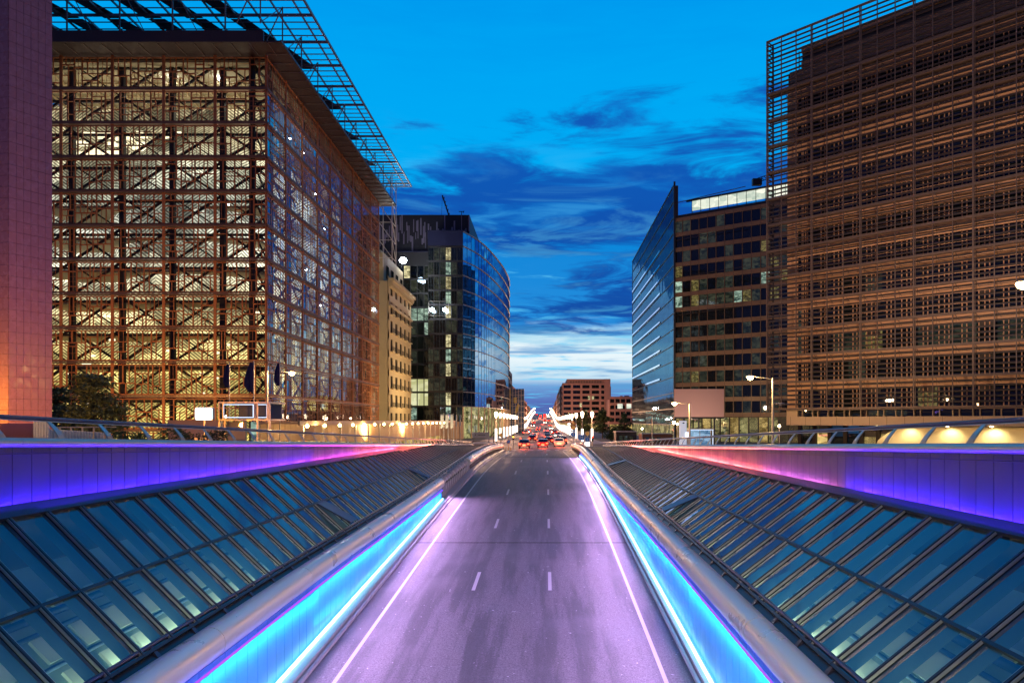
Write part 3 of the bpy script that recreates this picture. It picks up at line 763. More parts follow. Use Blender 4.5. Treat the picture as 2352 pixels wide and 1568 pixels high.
# roof soffit and steel canopy
q = MB()
q.box(XL - 2, -30.1, 77.2, 136.5, 42.72, 42.86)
q.build('soffit', M_soffit, root)
q = MB()
for i in range(16): q = MB(); q.box(-31.6 - i * 2.1, -31.54 - i * 2.1, 77.3, 79.9, 42.62, 42.716); q.build('soffit_rib', M_grid, root)
for i in range(28): q = MB(); q.box(-32.7, -30.2, 79.6 + i * 2.08, 79.66 + i * 2.08, 42.62, 42.716); q.build('soffit_rib', M_grid, root)
q = MB(); q.box(XL - 2, -31.9, 76.9, 77.19, 42.6, 43.9); q.box(-30.1, -29.95, 77.2, 136.5, 42.7, 42.98); q.build('gutter', M_soffit, root)
q = MB(); ZC = 48.5
for x in frange(-66, -28.05, 2.62): q.bar((x, 70, ZC), (x, 141.6, ZC), .14, .24)
q.bar((-28.0, 70, ZC), (-28.0, 141.6, ZC), .2, .3)
for i, y in enumerate(frange(70, 141.6, 1.45)): q.bar((-66, y, ZC - .12), (-28, y, ZC - .12), .09 if i % 4 else .2, .10 if i % 4 else .3)
for i in range(11):
    y = 74 + i * 6.2
    q.bar((-31, y, 43), (-31, y, ZC), .12); q.bar((-33.6, y, 43), (-31, y + 0, ZC), .1); q.bar((-31, y, 43.1), (-31, y + 6.2, ZC), .07)
for i in range(6): q.bar((-36.5 - i * 6, 77.6, 43.8), (-36.5 - i * 6, 77.6, ZC), .14); q.bar((-36.5 - i * 6, 77.6, 43.8), (-39.5 - i * 6, 88, ZC), .1); q.bar((-39.5 - i * 6, 77.6, 43.8), (-42 - i * 6, 77.6, ZC), .08)
q.build('canopy_grid', M_grid, root)
q = MB()
for i in range(12):
    for j in range(11):
        x = -36.2 - i * 5.0 + j * 2.4
        if x > -34 or x < -66: continue
        y = 71 + j * 6.0; q.hexa([(x - 2.0, y, ZC + .2), (x, y, ZC + .2), (x + 2.2, y + 5.8, ZC + .2), (x + .2, y + 5.8, ZC + .2), (x - 2.0, y, ZC + .26), (x, y, ZC + .26), (x + 2.2, y + 5.8, ZC + .26), (x + .2, y + 5.8, ZC + .26)])
q.build('solar_array', M_solar, root)
q = MB()                                            # white maintenance scaffold at the far corner
for x in (-30.4, -33.0):
    for y in (134.5, 138.0): q.bar((x, y, 31), (x, y, 48.4), .13)
for z in (32, 35.5, 39, 42.5, 46): q.bar((-33, 134.5, z), (-30.4, 134.5, z), .1); q.bar((-30.4, 134.5, z), (-30.4, 138, z), .1)
for i, z in enumerate((32, 35.5, 39)): q.bar((-33, 134.5, z + 3.5), (-30.4, 134.5, z), .14); q.bar((-30.4, 134.5, z + 3.5), (-30.4, 138, z), .1)
q.build('corner_scaffold', M_wht, root)
q = MB(); q.box(XL - 2, XR - 3.2, 93, 133, gz(90), 1.5); q.build('plinth', M_stone, root)

# ---- old limestone house
root = empty('limestone_house', (-34, 140, gz(140)), 'old cream limestone block with a heavy cornice and small balconies', 'house')
q = MB(); zb = gz(140)
q.box(-56, -32.25, 138.5, 161, zb, 28.3); q.box(-56, -33.4, 140, 159, 28.3, 34.4); q.box(-56, -34.2, 141, 158, 34.4, 35.2)
q.build('wall', M_stone, root)
bs = basis((-31.9, 138.6), (-31.9, 161))
facade(root, (-31.9, 138.6), (-31.9, 161), zb + 2.2, 3.8, 8, 5, M_stone, M_dglass, sp=.34, pier=.52, depth=.30, panes=2)
q = FB(bs); q.fbox(-.2, 22.6, -.1, 1.1, 28.3, 28.9); q.fbox(-.2, 22.6, -.1, .7, 27.7, 28.3); q.fbox(-.1, 22.5, -.1, .35, 27.1, 27.7); q.fbox(-.1, 22.5, -.1, .4, 23.2, 23.6); q.fbox(-.1, 22.5, -.1, .35, zb + 4, zb + 4.4)
for i in range(24): q.fbox(i * .93, i * .93 + .4, .1, .68, 27.3, 27.7)
q.build('cornice', M_stone, root)
for f in range(1, 7):
    for b in range(5):
        q = FB(bs); bw = 22.4 / 5; c = (b + .5) * bw; z = zb + 2.2 + f * 3.8 + 1.25
        q.fbox(c - 1.2, c + 1.2, 0, .55, z - .14, z, 1)
        for k in range(9): q.fbox(c - 1.15 + k * .28, c - 1.12 + k * .28, .48, .51, z, z + .85)
        q.fbox(c - 1.2, c + 1.2, .46, .53, z + .85, z + .92); q.build('balcony', [M_black, M_stone], root)
q = FB(basis((-33.4, 141), (-33.4, 159)))
for b in range(4):
    c = 2.2 + b * 4.5; q = FB(basis((-33.4, 141), (-33.4, 159))); q.fbox(c - .9, c + .9, -.05, .18, 29.6, 32.2); q.build('attic_window', M_dglass, root)

# ---- dark glass office with curved blue front
root = empty('curved_glass_office', (-20, 165, gz(165)), 'dark glass office with a curved mirrored front reflecting the sunset', 'office building')
zb = gz(165); ZTop = 45.6; XA, XB_ = PX(983, 165), PX(1063, 165)
q = MB(); q.box(-60, XA - .1, 169.2, 215, zb, 41.6); q.box(XA + .1, XB_ - .6, 165.8, 215, zb, ZTop - .2)
q.build('core', M_darkwall, root)
def litA(f, b):
    if f in (1, 2): return L_bar if b > 3 else None
    if f == 7: return L_cool if b > 2 else None
    if f == 3: return None
    r = R.random(); return L_warm if r < .06 else (L_cool if r < .14 else (L_dim if r < .5 else None))
facade(root, (PX(880, 169), 169), (XA, 169), zb + 4.2, 3.5, 11, 7, M_darkwall, M_dglass, sp=.12, pier=.05, depth=.12, lit=litA, panes=1, cap=40)
def litB(f, b):
    if b == 3 and f not in (2, 6): return L_warm if f % 2 else L_cool
    return L_dim if R.random() < .45 else None
facade(root, (XA, 165), (XB_, 165), zb + 4.2, 3.5, 12, 6, M_darkwall, M_dglass, sp=.12, pier=.05, depth=.12, lit=litB, panes=2, cap=100)
q = MB(); q.box(XA, XB_, 164.9, 165.6, zb + 4.2 + 42 + .5, ZTop); q.box(XA - .2, XB_ + .1, 164.7, 165.7, ZTop, ZTop + .25); q.box(-60, XA, 168.8, 169.2, 41.6, 41.85)
q.build('roof_edge', M_navyp, root)
q = MB(); XC0, XC1 = PX(868, 172), PX(1078, 172)
q.box(XC0 - 15, XC1, 172.2, 205, 41.6, PZ(493, 172)); q.build('crown', M_darkwall, root)
q = MB()
for i in range(60):
    x = XC0 + (XC1 - XC0) * i / 60 + R.uniform(0, .3); z0 = R.uniform(42, 48); q = MB(); q.box(x, x + R.uniform(.12, .4), 172.0, 172.19, z0, min(z0 + R.uniform(1.5, 5), PZ(494, 172))); q.build('crown_fin', M_cfin, root)
for i in range(16):
    y = 174 + i * 1.9; z0 = R.uniform(44, 48); q = MB(); q.box(XC1 + .01, XC1 + .15, y, y + .3, z0, z0 + 2.5); q.build('crown_fin', M_cfin, root)
curve = [(XB_, 165), (-17.9, 171), (-16.2, 178), (-14.9, 186), (-13.8, 195), (-12.9, 204), (-12.4, 213), (-12.2, 222), (-12.6, 232)]
cs = smooth_tab([(c[1], c[0]) for c in curve], 1.8)
fz = [ZTop - 3.52 * k for k in range(0, 13)]
for k in range(12):
    q = MB(); q.loft([[(x, y, fz[k + 1] + .1), (x, y, fz[k] - .1)] for y, x in cs]); q.build('curved_pane_band', M_bglass, root)
q = MB()
for z in fz[:13]: q.loft([[(x, y, z - .1), (x + .22, y - .1, z - .06), (x + .22, y - .1, z + .06), (x, y, z + .1)] for y, x in cs], False)
q.build('floor_fin', M_alu, root)
q = MB()
for y, x in cs[::1]: q.bar((x + .02, y, fz[12]), (x + .02, y, fz[0]), .05, .06)
q.build('pane_joint', M_steeld, root)
q = MB()                                            # columns and lit foyer below
for i in range(16):
    y, x = cs[min(i * 2, len(cs) - 1)]; q = MB(); q.tube([(x + .05, y, zb), (x + .05, y, fz[12])], .16, 8); q.build('column', M_cream, root)
q = MB(); q.loft([[(x - 1.6, y, zb), (x - 1.6, y, fz[12])] for y, x in cs]); q.build('foyer_glass', E_shopg, root)
q = MB(); q.box(PX(985, 160), PX(1050, 160), 163.5, 164.6, zb, zb + 4.2); q.box(PX(1052, 160), XB_, 164, 164.6, zb, zb + 4.2)
q.build('stone_base', M_cream, root)
q = MB(); p = P(1040, 522, 175); q.bar(p, P(1016, 449, 175), .35); q.bar(P(1016, 449, 175), P(1014, 500, 175), .06)
for k in range(8): q.bar(P(1040 - 3 * k, 522 - 9.1 * k, 175), P(1042 - 3 * k, 517 - 9.1 * k, 175), .5, .1)
tag(q.build('crane_jib', M_black, None, P(1040, 522, 175)[:]), 'thin dark crane jib leaning above the roof of the dark glass office', 'crane')
q = MB(); q.bar(P(1060, 500, 178), P(1060, 486, 178), .15); q.bar(P(1054, 486, 178), P(1066, 486, 178), .15); q.bar(P(1063, 490, 178), P(1066, 484, 178), .12)
tag(q.build('roof_antenna', M_black, None, P(1060, 500, 178)[:]), 'small T-shaped aerial on the roof of the dark glass office', 'antenna')
q = MB(); c = P(926, 598, 158); q.tube([(c.x, 158, 35), c], .06, 6); q.build('x', M_black) if False else None
root2 = empty('flood_light', (c.x, 158, 35.2), 'bright white floodlight glaring above the cornice of the limestone house', 'floodlight')
q = MB(); q.tube([(c.x - .6, 158, 35.0), (c.x, 158, c.z - .5)], .07, 6); q.build('arm', M_black, root2)
q = MB(); q.lathe(c, [(.05, -.7), (.6, -.5), (.85, 0), (.6, .5), (.05, .7)], 14); q.build('lamp', E_whitel, root2)
light('flood_glow', 'POINT', (c.x + .4, 156.5, c.z), 2500, (.9, .97, 1), .6)
root2 = empty('hanging_spotlight', P(1008, 712, 163.5)[:], 'pair of white spotlights hung on a frame before the dark glass office', 'spotlight')
q = MB()
for u in (992, 1022): q.lathe(P(u, 711, 163.5), [(.05, -.45), (.38, -.3), (.5, 0), (.38, .3), (.05, .45)], 10)
q.build('lamp', E_whitel, root2)
q = MB(); q.bar(P(985, 692, 163.8), P(1030, 692, 163.8), .1); q.bar(P(985, 692, 163.8), P(985, 725, 163.8), .08); q.bar(P(1030, 692, 163.8), P(1030, 725, 163.8), .08); q.bar(P(985, 725, 163.8), P(1030, 725, 163.8), .08)
q.build('frame', M_alu, root2)

# ---- far street buildings
def block(name, label, x0, x1, y0, y1, z0, z1, mat_w, nfx, nbx, nfy, nby, faces, lit=.1, glass=None, cap=60, roof=True, litm=None, cat='building', group=None):
    glass = glass or M_dglass
    root = empty(name, ((x0 + x1) / 2, y0, z0), label, cat, group)
    q = MB(); q.box(x0 + .45, x1 - .45, y0 + .45, y1 - .45, z0, z1)
    if roof:
        for i in range(4): 
            rx = R.uniform(x0 + 1, x1 - 3); ry = R.uniform(y0 + 2, (y0 + y1) / 2); q.box(rx, rx + R.uniform(1, 2.5), ry, ry + 2, z1, z1 + R.uniform(.6, 2))
    q.build('core', mat_w, root)
    lf = lambda f, b: ((litm or R.choice([L_warm, L_warm, L_cool])) if R.random() < lit else None)
    base = 3.5; fh = (z1 - z0 - base) / nfx
    def fc(a, b, nb):
        bs = basis(a, b); q = FB(bs); q.fbox(0, bs[3], -.4, 0, z0, z0 + base * .3); q.fbox(0, bs[3], -.42, -.3, z0, z0 + base, 1); 
        q.build('ground_floor', [mat_w, E_shop], root)
        facade(root, a, b, z0 + base, fh, nfx, nb, mat_w, glass, sp=.42, pier=.22, depth=.3, lit=lf, panes=2, cap=cap)
    if 'f' in faces: fc((x0, y0), (x1, y0), nbx)
    if 'r' in faces: fc((x1, y0), (x1, y1), nby)
    if 'l' in faces: fc((x0, y1), (x0, y0), nby)
    return root
mats = [mat('far_stone', (.28, .20, .17), .8, noise=.2, nscale=.3), mat('far_brick', (.24, .11, .08), .8, noise=.2, nscale=.3), mat('far_grey', (.12, .12, .15), .7, noise=.2, nscale=.3),
        mat('far_dark', (.05, .05, .08), .6), mat('far_cream', (.40, .30, .22), .8, noise=.2, nscale=.3)]
# left row, near to far
specs_l = [(236, 262, 855, 3, 'dark slab office with roof plant just beyond the curved glass front'), (262, 300, 893, 1, 'brick block second beyond the curved glass office on the left of the street'),
           (300, 345, 905, 2, 'grey office third beyond the curved glass office on the left of the street'), (345, 400, 912, 0, 'stone block in the middle of the far left row of the street'),
           (400, 480, 921, 1, 'brick terrace near the hill top on the left of the street'), (480, 600, 932, 4, 'cream block nearly at the hill top on the left of the street')]
for i, (y0, y1, v, mi, lab) in enumerate(specs_l):
    xr_ = drift(y0) - 12.3 - (0 if i else .2); z0 = rz(y0) - .5; z1 = PZ(v, y0)
    nf = max(2, int((z1 - z0) / 3.6))
    block('street_block', lab, xr_ - 28, xr_, y0, y1 - .3, z0, z1, mats[mi], nf, 8, 0, max(3, int((y1 - y0) / 4.5)), 'fr' if i < 2 else 'r', .10, cap=50, group='buildings lining the far street')
specs_r = [(350, 400, 893, 3, 'scaffolded grey block behind the brown office on the right of the street'), (400, 470, 905, 0, 'stone block beyond the scaffolded one on the right of the street'),
           (470, 560, 922, 1, 'brick block low on the hill to the right of the street'), (560, 680, 933, 4, 'cream block nearly at the hill top on the right of the street')]
for i, (y0, y1, v, mi, lab) in enumerate(specs_r):
    xl_ = drift(y0) + 8.2; z0 = rz(y0) - .5; z1 = PZ(v, y0)
    block('street_block', lab, xl_, xl_ + 26, y0, y1 - .3, z0, z1, mats[mi], max(2, int((z1 - z0) / 3.6)), 6, 0, max(3, int((y1 - y0) / 4.5)), 'fl', .08, cap=50, group='buildings lining the far street')
# mural hoarding on scaffold, left
root = empty('scaffold_hoarding', (-13, 228, rz(228)), 'scaffold wrapped in blue netting with yellow shapes beside the curved glass office', 'scaffold')
q = MB(); xs, xe = PX(1165, 234), PX(1204, 234)
q.box(xs - 3, xe, 233.4, 233.6, rz(230), PZ(893, 234)); q.build('netting', mat('blue_net', (.03, .08, .20), .8, noise=.5, nscale=.4), root)
q = MB(); q.box(PX(1166, 233), PX(1173, 233), 233.1, 233.35, PZ(953, 233), PZ(892, 233)); q.hexa([P(1182, 947, 233.2), P(1187, 950, 233.2), P(1194, 930, 233.2), P(1189, 926, 233.2), P(1182, 947, 233.3), P(1187, 950, 233.3), P(1194, 930, 233.3), P(1189, 926, 233.3)])
q.box(PX(1180, 233), PX(1187, 233), 233.1, 233.3, PZ(925, 233), PZ(912, 233)); q.build('yellow_shape', mat('dull_yellow', (.45, .38, .06), .8), root)
q = MB()
for i in range(7): q.bar((xs + i * (xe - xs) / 6, 233, rz(230)), (xs + i * (xe - xs) / 6, 233, PZ(893, 234)), .1)
for i in range(8): q.bar((xs, 233, rz(230) + i * 1.9), (xe, 233, rz(230) + i * 1.9), .08); q.bar((xs, 233, rz(230) + i * 1.9), (xe, 233, rz(230) + i * 1.9 + 1.9), .05)
q.build('pole', M_alu, root)
# brown office facing us on the right
Yb = 330
root = block('brown_office', 'brown concrete office with rows of grouped windows at the end of the right pavement', PX(1292, Yb), PX(1400, Yb), Yb, Yb + 40, rz(Yb) - .5, PZ(884, Yb), M_brown, 7, 5, 0, 7, 'fl', .0, cap=100, litm=L_warm)
q = MB(); q.box(PX(1302, Yb), PX(1402, Yb), Yb + .8, Yb + 30, PZ(885, Yb), PZ(870, Yb)); q.box(PX(1388, Yb), PX(1402, Yb), Yb - .4, Yb + 30, rz(Yb), PZ(870, Yb) - .02); q.build('upper_storey', M_brown, root)
q = MB()
for k in range(12): q.box(PX(1309 + k * 6.2, Yb), PX(1313.5 + k * 6.2, Yb), Yb + .6, Yb + .82, PZ(883, Yb), PZ(874, Yb))
q.build('attic_window', M_tan, root)
q = MB()
for (u, v) in ((1314, 962), (1346, 967), (1353, 913), (1334, 930), (1361, 946), (1347, 946), (1362, 913)): q.box(PX(u, Yb) - .5, PX(u, Yb) + .5, Yb - .06, Yb - .01, PZ(v, Yb) - 1.0, PZ(v, Yb) + .9)
q.build('lit_window', L_warm, root)
root = block('long_low_office', 'low brown wing with two lit windows behind the round trees', PX(1400, 300), PX(1462, 300), 300, 330, rz(300) - .5, PZ(916, 300), M_brown, 4, 5, 0, 4, 'f', .0, cap=60)
q = MB()
for u0, u1 in ((1418, 1430), (1439, 1450)):
    for k in range(4): q.box(PX(u0 + (u1 - u0) * k / 4 + .3, 300), PX(u0 + (u1 - u0) * (k + 1) / 4 - .3, 300), 299.75, 299.9, PZ(938, 300), PZ(927, 300))
q.build('lit_window', L_pent, root)

# ---- sail-shaped glass office on the right
root = empty('sail_glass_office', (28.1, 150, gz(150)), 'banded dark office with a tall pointed glass sail wall on its street side', 'office building')
zb = gz(150); cA = (28.1, 150.0); cB = (28.1 + 1.58 * 17, 150 - 17.0); ZF = 45.4
q = FB(basis(cA, cB)); q.fbox(.2, 32, -18, -.5, zb, ZF - .4); q.build('core', M_darkwall, root)
def litC(f, b):
    r = R.random()
    if f in (7, 8): return R.choice([L_cool, L_dim, L_low, None, L_dim, None])
    return L_low if r < .02 else (L_dim if r < .28 else None)
facade(root, cA, cB, zb + 5.2, 3.29, 13, 17, M_tan, M_dglass, sp=.27, pier=.05, depth=.22, lit=litC, panes=1, cap=100)
q = FB(basis(cA, cB))
for f in range(14):
    for b in range(18): q.fbox(b * 1.871 - .02, b * 1.871 + .02, 0, .02, zb + 5.2 + f * 3.29, zb + 5.2 + f * 3.29 + .85)
q.build('panel_joint', M_black, root)
q = FB(basis(cA, cB))
for k in range(14): q.fbox(3.0 + k * 2.0, 4.9 + k * 2.0, -3.2, -3.0, ZF + .9, ZF + 3.0)
q.build('penthouse_window', L_pent, root)
q = FB(basis(cA, cB)); q.fbox(1.6, 31, -3.4, -2.9, ZF + 3.1, ZF + 3.4); q.fbox(1.6, 31, -3.3, -2.95, ZF - .2, ZF + .3)
for k in range(15): q.fbox(2.9 + k * 2.0, 3.0 + k * 2.0, -3.25, -2.95, ZF, ZF + 3.1)
q.build('penthouse_frame', M_black, root)
q = FB(basis(cA, cB))
for k in range(16): q.fbox(.3 + k * 2.0, 2.15 + k * 2.0, -.6, -.5, zb, zb + 5.1, (0 if k % 3 else 1))
q.build('shop_window', [E_shopg, E_shop], root)
q = FB(basis(cA, cB))
for k in range(17): q.fbox(.05 + k * 2.0, .3 + k * 2.0, -.6, -.3, zb, zb + 5.2)
q.build('shop_pier', M_black, root)
ZS = 51.7
nfl = 16; fhh = (ZS - zb) / nfl
for k in range(nfl):                                  # street side: glass floor by floor
    q = MB(); q.face([(28.08, 150, zb + k * fhh), (28.08, 150, zb + (k + 1) * fhh), (28.08, 222.7, zb + (k + 1) * fhh), (28.08, 222.7, zb + k * fhh)])
    q.build('sail_pane_band', (E_shopg if k == 0 else M_tglass), root)
q = MB()
for k in range(nfl + 1): q.box(27.93, 28.07, 149.9, 222.7, zb + k * fhh - .07, zb + k * fhh + .07)
for y in frange(150, 222.7, 1.5): q.bar((28.0, y, zb), (28.0, y, ZS + R.uniform(.1, .5)), .05, .12)
q.box(27.9, 28.3, 149.6, 149.9, zb, ZS + .6)
q.build('sail_frame', M_steeld, root)
q = MB()
for k in range(4, 14):
    q.box(27.86, 27.9, 168, 222, zb + k * fhh + .35, zb + k * fhh + .75)
q.build('pale_reflection_strip', mirror_glass('bright_strip', (.06, .08, .12), (.8, .9, 1), .35, 1.6, .02), root)  # pale sky reflection put in as brighter strips, no blinds here
q = MB()
for z in (47.5, 39.3, 31.1, 22.9): q = MB(); q.bar((28.1, 149.6, z), (41, 140.5, z + .6), .12); q.build('tie_rod', M_struct, root)
q = MB(); q.box(28.3, 29, 150.2, 222.6, 44, ZS - .1); q.build('sail_back', M_darkwall, root)
# blank billboard
Yq = 118
root = empty('billboard', (PX(1606, Yq), Yq, gz(Yq)), 'large blank dusty pink billboard in front of the banded dark office', 'billboard')
q = MB(); q.box(PX(1549.5, Yq), PX(1663, Yq), Yq, Yq + .25, PZ(957, Yq), PZ(893, Yq)); q.build('panel', M_bill, root)
q = MB(); q.box(PX(1549, Yq), PX(1664, Yq), Yq + .05, Yq + .5, PZ(961, Yq), PZ(957.4, Yq))
for u in (1570, 1606, 1642): q.box(PX(u, Yq) - .12, PX(u, Yq) + .12, Yq + .26, Yq + .5, gz(Yq), PZ(894, Yq))
q.build('frame', M_black, root)
light('hill_light', 'SPOT', (12, 300, -2), 9000, (1, .62, .42), .5, (.3, 1, .45), spot=2.2)
light('billboard_fill', 'SPOT', (PX(1606, 110), 109, gz(110) + .6), 2600, (1, .78, .66), .3, (0, 1, .42), spot=2.0)  # added spot to brighten the billboard, no fixture
# crane tip behind the big screen building
q = MB()
a = P(1728, 414, 120); b = P(1775, 398, 120)
for dz_ in (0, .7): q.bar(a + Vector((0, 0, -dz_)), b + Vector((0, 0, -dz_)), .12)
for k in range(7): q.bar(a.lerp(b, k / 7), a.lerp(b, (k + 1) / 7) + Vector((0, 0, -.7)), .08)
q.box(a.x, a.x + 1.6, 119.6, 120.4, a.z - .9, a.z + .2)
tag(q.build('crane_boom', M_black, None, a[:]), 'tip of a dark crane boom sticking out behind the louvred building', 'crane')

# ---- louvred copper building, right
root = empty('louvred_office', (27.5, 85, gz(85)), 'massive copper-toned office behind a screen of dark metal louvers', 'office building')
cA = (27.5, 85.0); cB = (27.5 + 1.0746 * 25.5, 85 - 25.5); bs = basis(cA, cB); LB = bs[3]; bw = 1.846; nB_ = int(LB / bw)
ledges = [40.4 - 3.25 * k for k in range(13)]; ZTB = 47.0
q = FB(bs); q.fbox(bw + .1, LB, -14, -1.75, .45, 43.0); q.fbox(bw * 2, LB, -14, -1.75, 43.0, 45.6); q.fbox(9, LB, -14, -6, gz(70) - 1, .4)
q.build('core', M_darkwall, root)
for k in range(12):                                   # inner wall per storey: copper spandrel, windows with white-ish mullions
    z1 = ledges[k]; z0 = ledges[k + 1]
q = FB(bs)
for k in range(13):
    z = ledges[k]
    if k < 12: q.fbox(bw * 1.05, LB, -1.75, -1.45, z - .95, z + .12)
    else: q.fbox(bw * 1.05, LB, -1.75, -1.45, z - .12, z + .12)
q.fbox(bw * 1.05, bw * 1.75, -1.74, -1.46, 1.4, 40.0)
q.fbox(bw * 1.2, LB, -1.75, -1.46, 40.55, 43.0); q.fbox(bw * 2, LB, -1.75, -1.47, 43.1, 43.9); q.fbox(bw * 2, LB, -1.75, -1.47, 44.9, 45.7)
q.build('spandrel', M_spand, root)
q = FB(bs)
for k in range(13):
    z = ledges[k]; q.fbox(bw, LB, -1.44, -1.40, z - .52, z - .46)
    for b in range(1, nB_): q.fbox(b * bw - .01, b * bw + .01, -1.448, -1.43, z - .95, z + .1)
q.build('panel_joint', M_struct, root)
wins = []
for k in range(12):
    for b in range(1, nB_):
        c = bs[0] + bs[1] * ((b + .9) * bw) + Vector((0, 0, ledges[k + 1])); wins.append((c.length, k, b))
wins.sort(); cache = {}; n_ = 0
for d, k, b in wins:
    r = R.random(); lowp = k >= 7
    g = M_dglass
    if k == 9 and r < .40: g = L_dim
    elif k == 9 and r < .62: g = L_low
    elif lowp and r < .10: g = L_dim
    elif lowp and r < .12: g = L_low
    z0, z1 = ledges[k + 1] + .12, ledges[k] - .95; a0 = (b if b > 1 else 1.75) * bw; a1 = (b + 1) * bw
    def geo(q):
        q.fbox(a0, a1, -1.74, -1.66, z0, z1, 0)
        pat = (.30, .55) if b % 2 else (.12, .42, .66)
        for c in pat: q.fbox(a0 + c * bw * .95 - .045, a0 + c * bw * .95 + .045, -1.66, -1.5, z0, z1, 1)
        q.fbox(a0 + .02, a1 - .02, -1.66, -1.56, z0 + (z1 - z0) * .5 - .03, z0 + (z1 - z0) * .5 + .03, 1)
        if b % 3 == 0: q.fbox(a0 + .2, a1 - .2, -1.66, -1.60, z1 - .5, z1 - .05, 2)
    mm = [g, M_spand, M_louv]
    if n_ < 100: q = FB(bs); geo(q); q.build('window', mm, root)
    else:
        if g.name not in cache: cache[g.name] = FB(bs)
        geo(cache[g.name])
    n_ += 1
for gn, q in cache.items(): tag(q.build('window', [MATS[gn], M_spand, M_louv], root), kind='stuff')
for k in range(-1, 12):                               # louvers, storey by storey
    if k < 0: z1, z0, nl = ZTB, ledges[0], 12
    else: z1, z0, nl = ledges[k], ledges[k + 1], 6
    q = FB(bs)
    for j in range(1, nl):
        z = z0 + (z1 - z0) * j / nl
        tilt = R.uniform(.05, .12)
        q.hexa([q.pt(0, .0, z - .07), q.pt(LB, .0, z - .07), q.pt(LB, -.22, z - tilt + .02), q.pt(0, -.22, z - tilt + .02), q.pt(0, .0, z + .06), q.pt(LB, .0, z + .06), q.pt(LB, -.22, z + .14), q.pt(0, -.22, z + .14)])
    q.build('louver_row', M_louv, root)
for b in range(nB_ + 1):
    q = FB(bs); q.fbox(b * bw - (.045 if b % 3 else .07), b * bw + (.045 if b % 3 else .07), .01, .16, 1.4, ZTB)
    if b % 3 == 0: q.fbox(b * bw + .14, b * bw + .19, .01, .14, 1.4, ZTB)
    q.build('mullion', M_mull, root)
q = FB(bs)
for z in ledges: q.fbox(-.02, LB, -.9, .2, z - .05, z + .04); q.fbox(-.02, LB, .17, .24, z - .14, z - .07); q.fbox(-.02, LB, .17, .24, z + .06, z + .12)
q.fbox(-.05, LB, -.1, .2, ZTB - .1, ZTB + .06)
for z in ledges[:-1]:
    for b in range(nB_): q.fbar(b * bw + .1, z - .1, b * bw + .5, z - .75, -.5, .05)
q.build('walkway', M_mull, root)
bsx = basis((cA[0] + 1.4 * .73, cA[1] + 1.4 * .68), cA)   # short return of the screen at the corner
q = FB(bsx)
for z in frange(1.4, ZTB, .62): q.fbox(0, bsx[3], -.1, 0, z - .06, z + .06)
q.fbox(0, .12, -.15, .05, 1.4, ZTB); q.build('return_louver', M_louv, root)
q = FB(bs)                                            # small roof cage seen through the screen
for i in range(4): q.fbox(bw * 1.5 + i * .5, bw * 1.5 + i * .5 + .07, -3, -2.9, 43, 46); q.fbox(bw * 1.5, bw * 2.4, -3, -2.9, 43.4 + i * .8, 43.47 + i * .8)
q.build('roof_cage', M_black, root)
q = FB(bs)                                            # strip window and cream band below the screen
q.fbox(bw * 1.05, LB, -1.7, -1.2, -.58, .45)
q.fbox(bw * 1.05, LB, -1.7, -1.22, 1.2, 1.32); q.fbox(bw * 1.05, bw * 1.75, -1.7, -1.215, .45, 1.2)
for i in range(int(LB / .62)):
    c = bw * 1.75 + i * .62
    if i % 3 != 2: q.fbox(c, c + .08, -1.6, -1.24, .45, 1.2)
q.build('cream_band', M_cream, root)
q = FB(bs)
for b in range(1, nB_): q.fbox(b * bw + .6, b * bw + .63, -1.195, -1.19, -.57, .44)
q.build('band_joint', M_joint, root)
q = FB(bs); q.fbox(bw * 1.75, LB, -1.75, -1.6, .45, 1.2); q.build('strip_window', M_dglass, root)
q = FB(bs); q.fbox(bw * 6.2, bw * 8.4, -1.59, -1.56, .6, 1.1); q.build('strip_window', L_dim, root)
q = FB(bs)                                            # lit vault beneath
q.fbox(bw * 1.2, LB, -9, -1.7, -.62, -.5)
q.build('soffit', mat('vault_plaster', (.8, .68, .42), .8), root)
q = FB(bs)
q.loft([[q.pt(s_, -3.2 - .0 * s_, gz(70) - .6), q.pt(s_, -3.2, -3.4 + 2.7 * min(1, max(0, (s_ - 11.5) / 3.0)) ** .5)] for s_ in frange(11.5, LB, .5)])
q.loft([[q.pt(s_, -3.2 - t * 3, -3.4 + 2.7 * min(1, max(0, (s_ - 11.5) / 3.0)) ** .5) for t in (0, 1)] for s_ in frange(11.5, 15, .5)])
q.build('vault_wall', MATS['vault_plaster'], root)
q = FB(bs)
for i in range(10): q.fbox(2.0 + i * 1.9, 3.5 + i * 1.9, -6.2, -6.0, gz(75), -2.0 + .4 * (i % 2), 0 if i in (1, 4, 5, 7) else 1)
for i in range(11): q.fbox(1.5 + i * 1.9, 1.95 + i * 1.9, -6.1, -5.6, gz(75), -.6, 2)
q.build('foyer_window', [E_shop, M_dglass, M_struct], root)
for s_, en in ((12.5, 50), (15.5, 150), (19.5, 190), (23.5, 220), (28, 220), (33, 200)):
    c = q.pt(s_, -2.3, -.85); light('vault_light', 'SPOT', c[:], en * 1.6, (1, .83, .45), .15, (-bs[2] * .45 + Vector((0, 0, -1))), spot=2.4)
    m_ = FB(bs); m_.fbox(s_ - .12, s_ + .12, -1.5, -1.35, -.70, -.6); m_.build('soffit_lamp', E_warm, root)

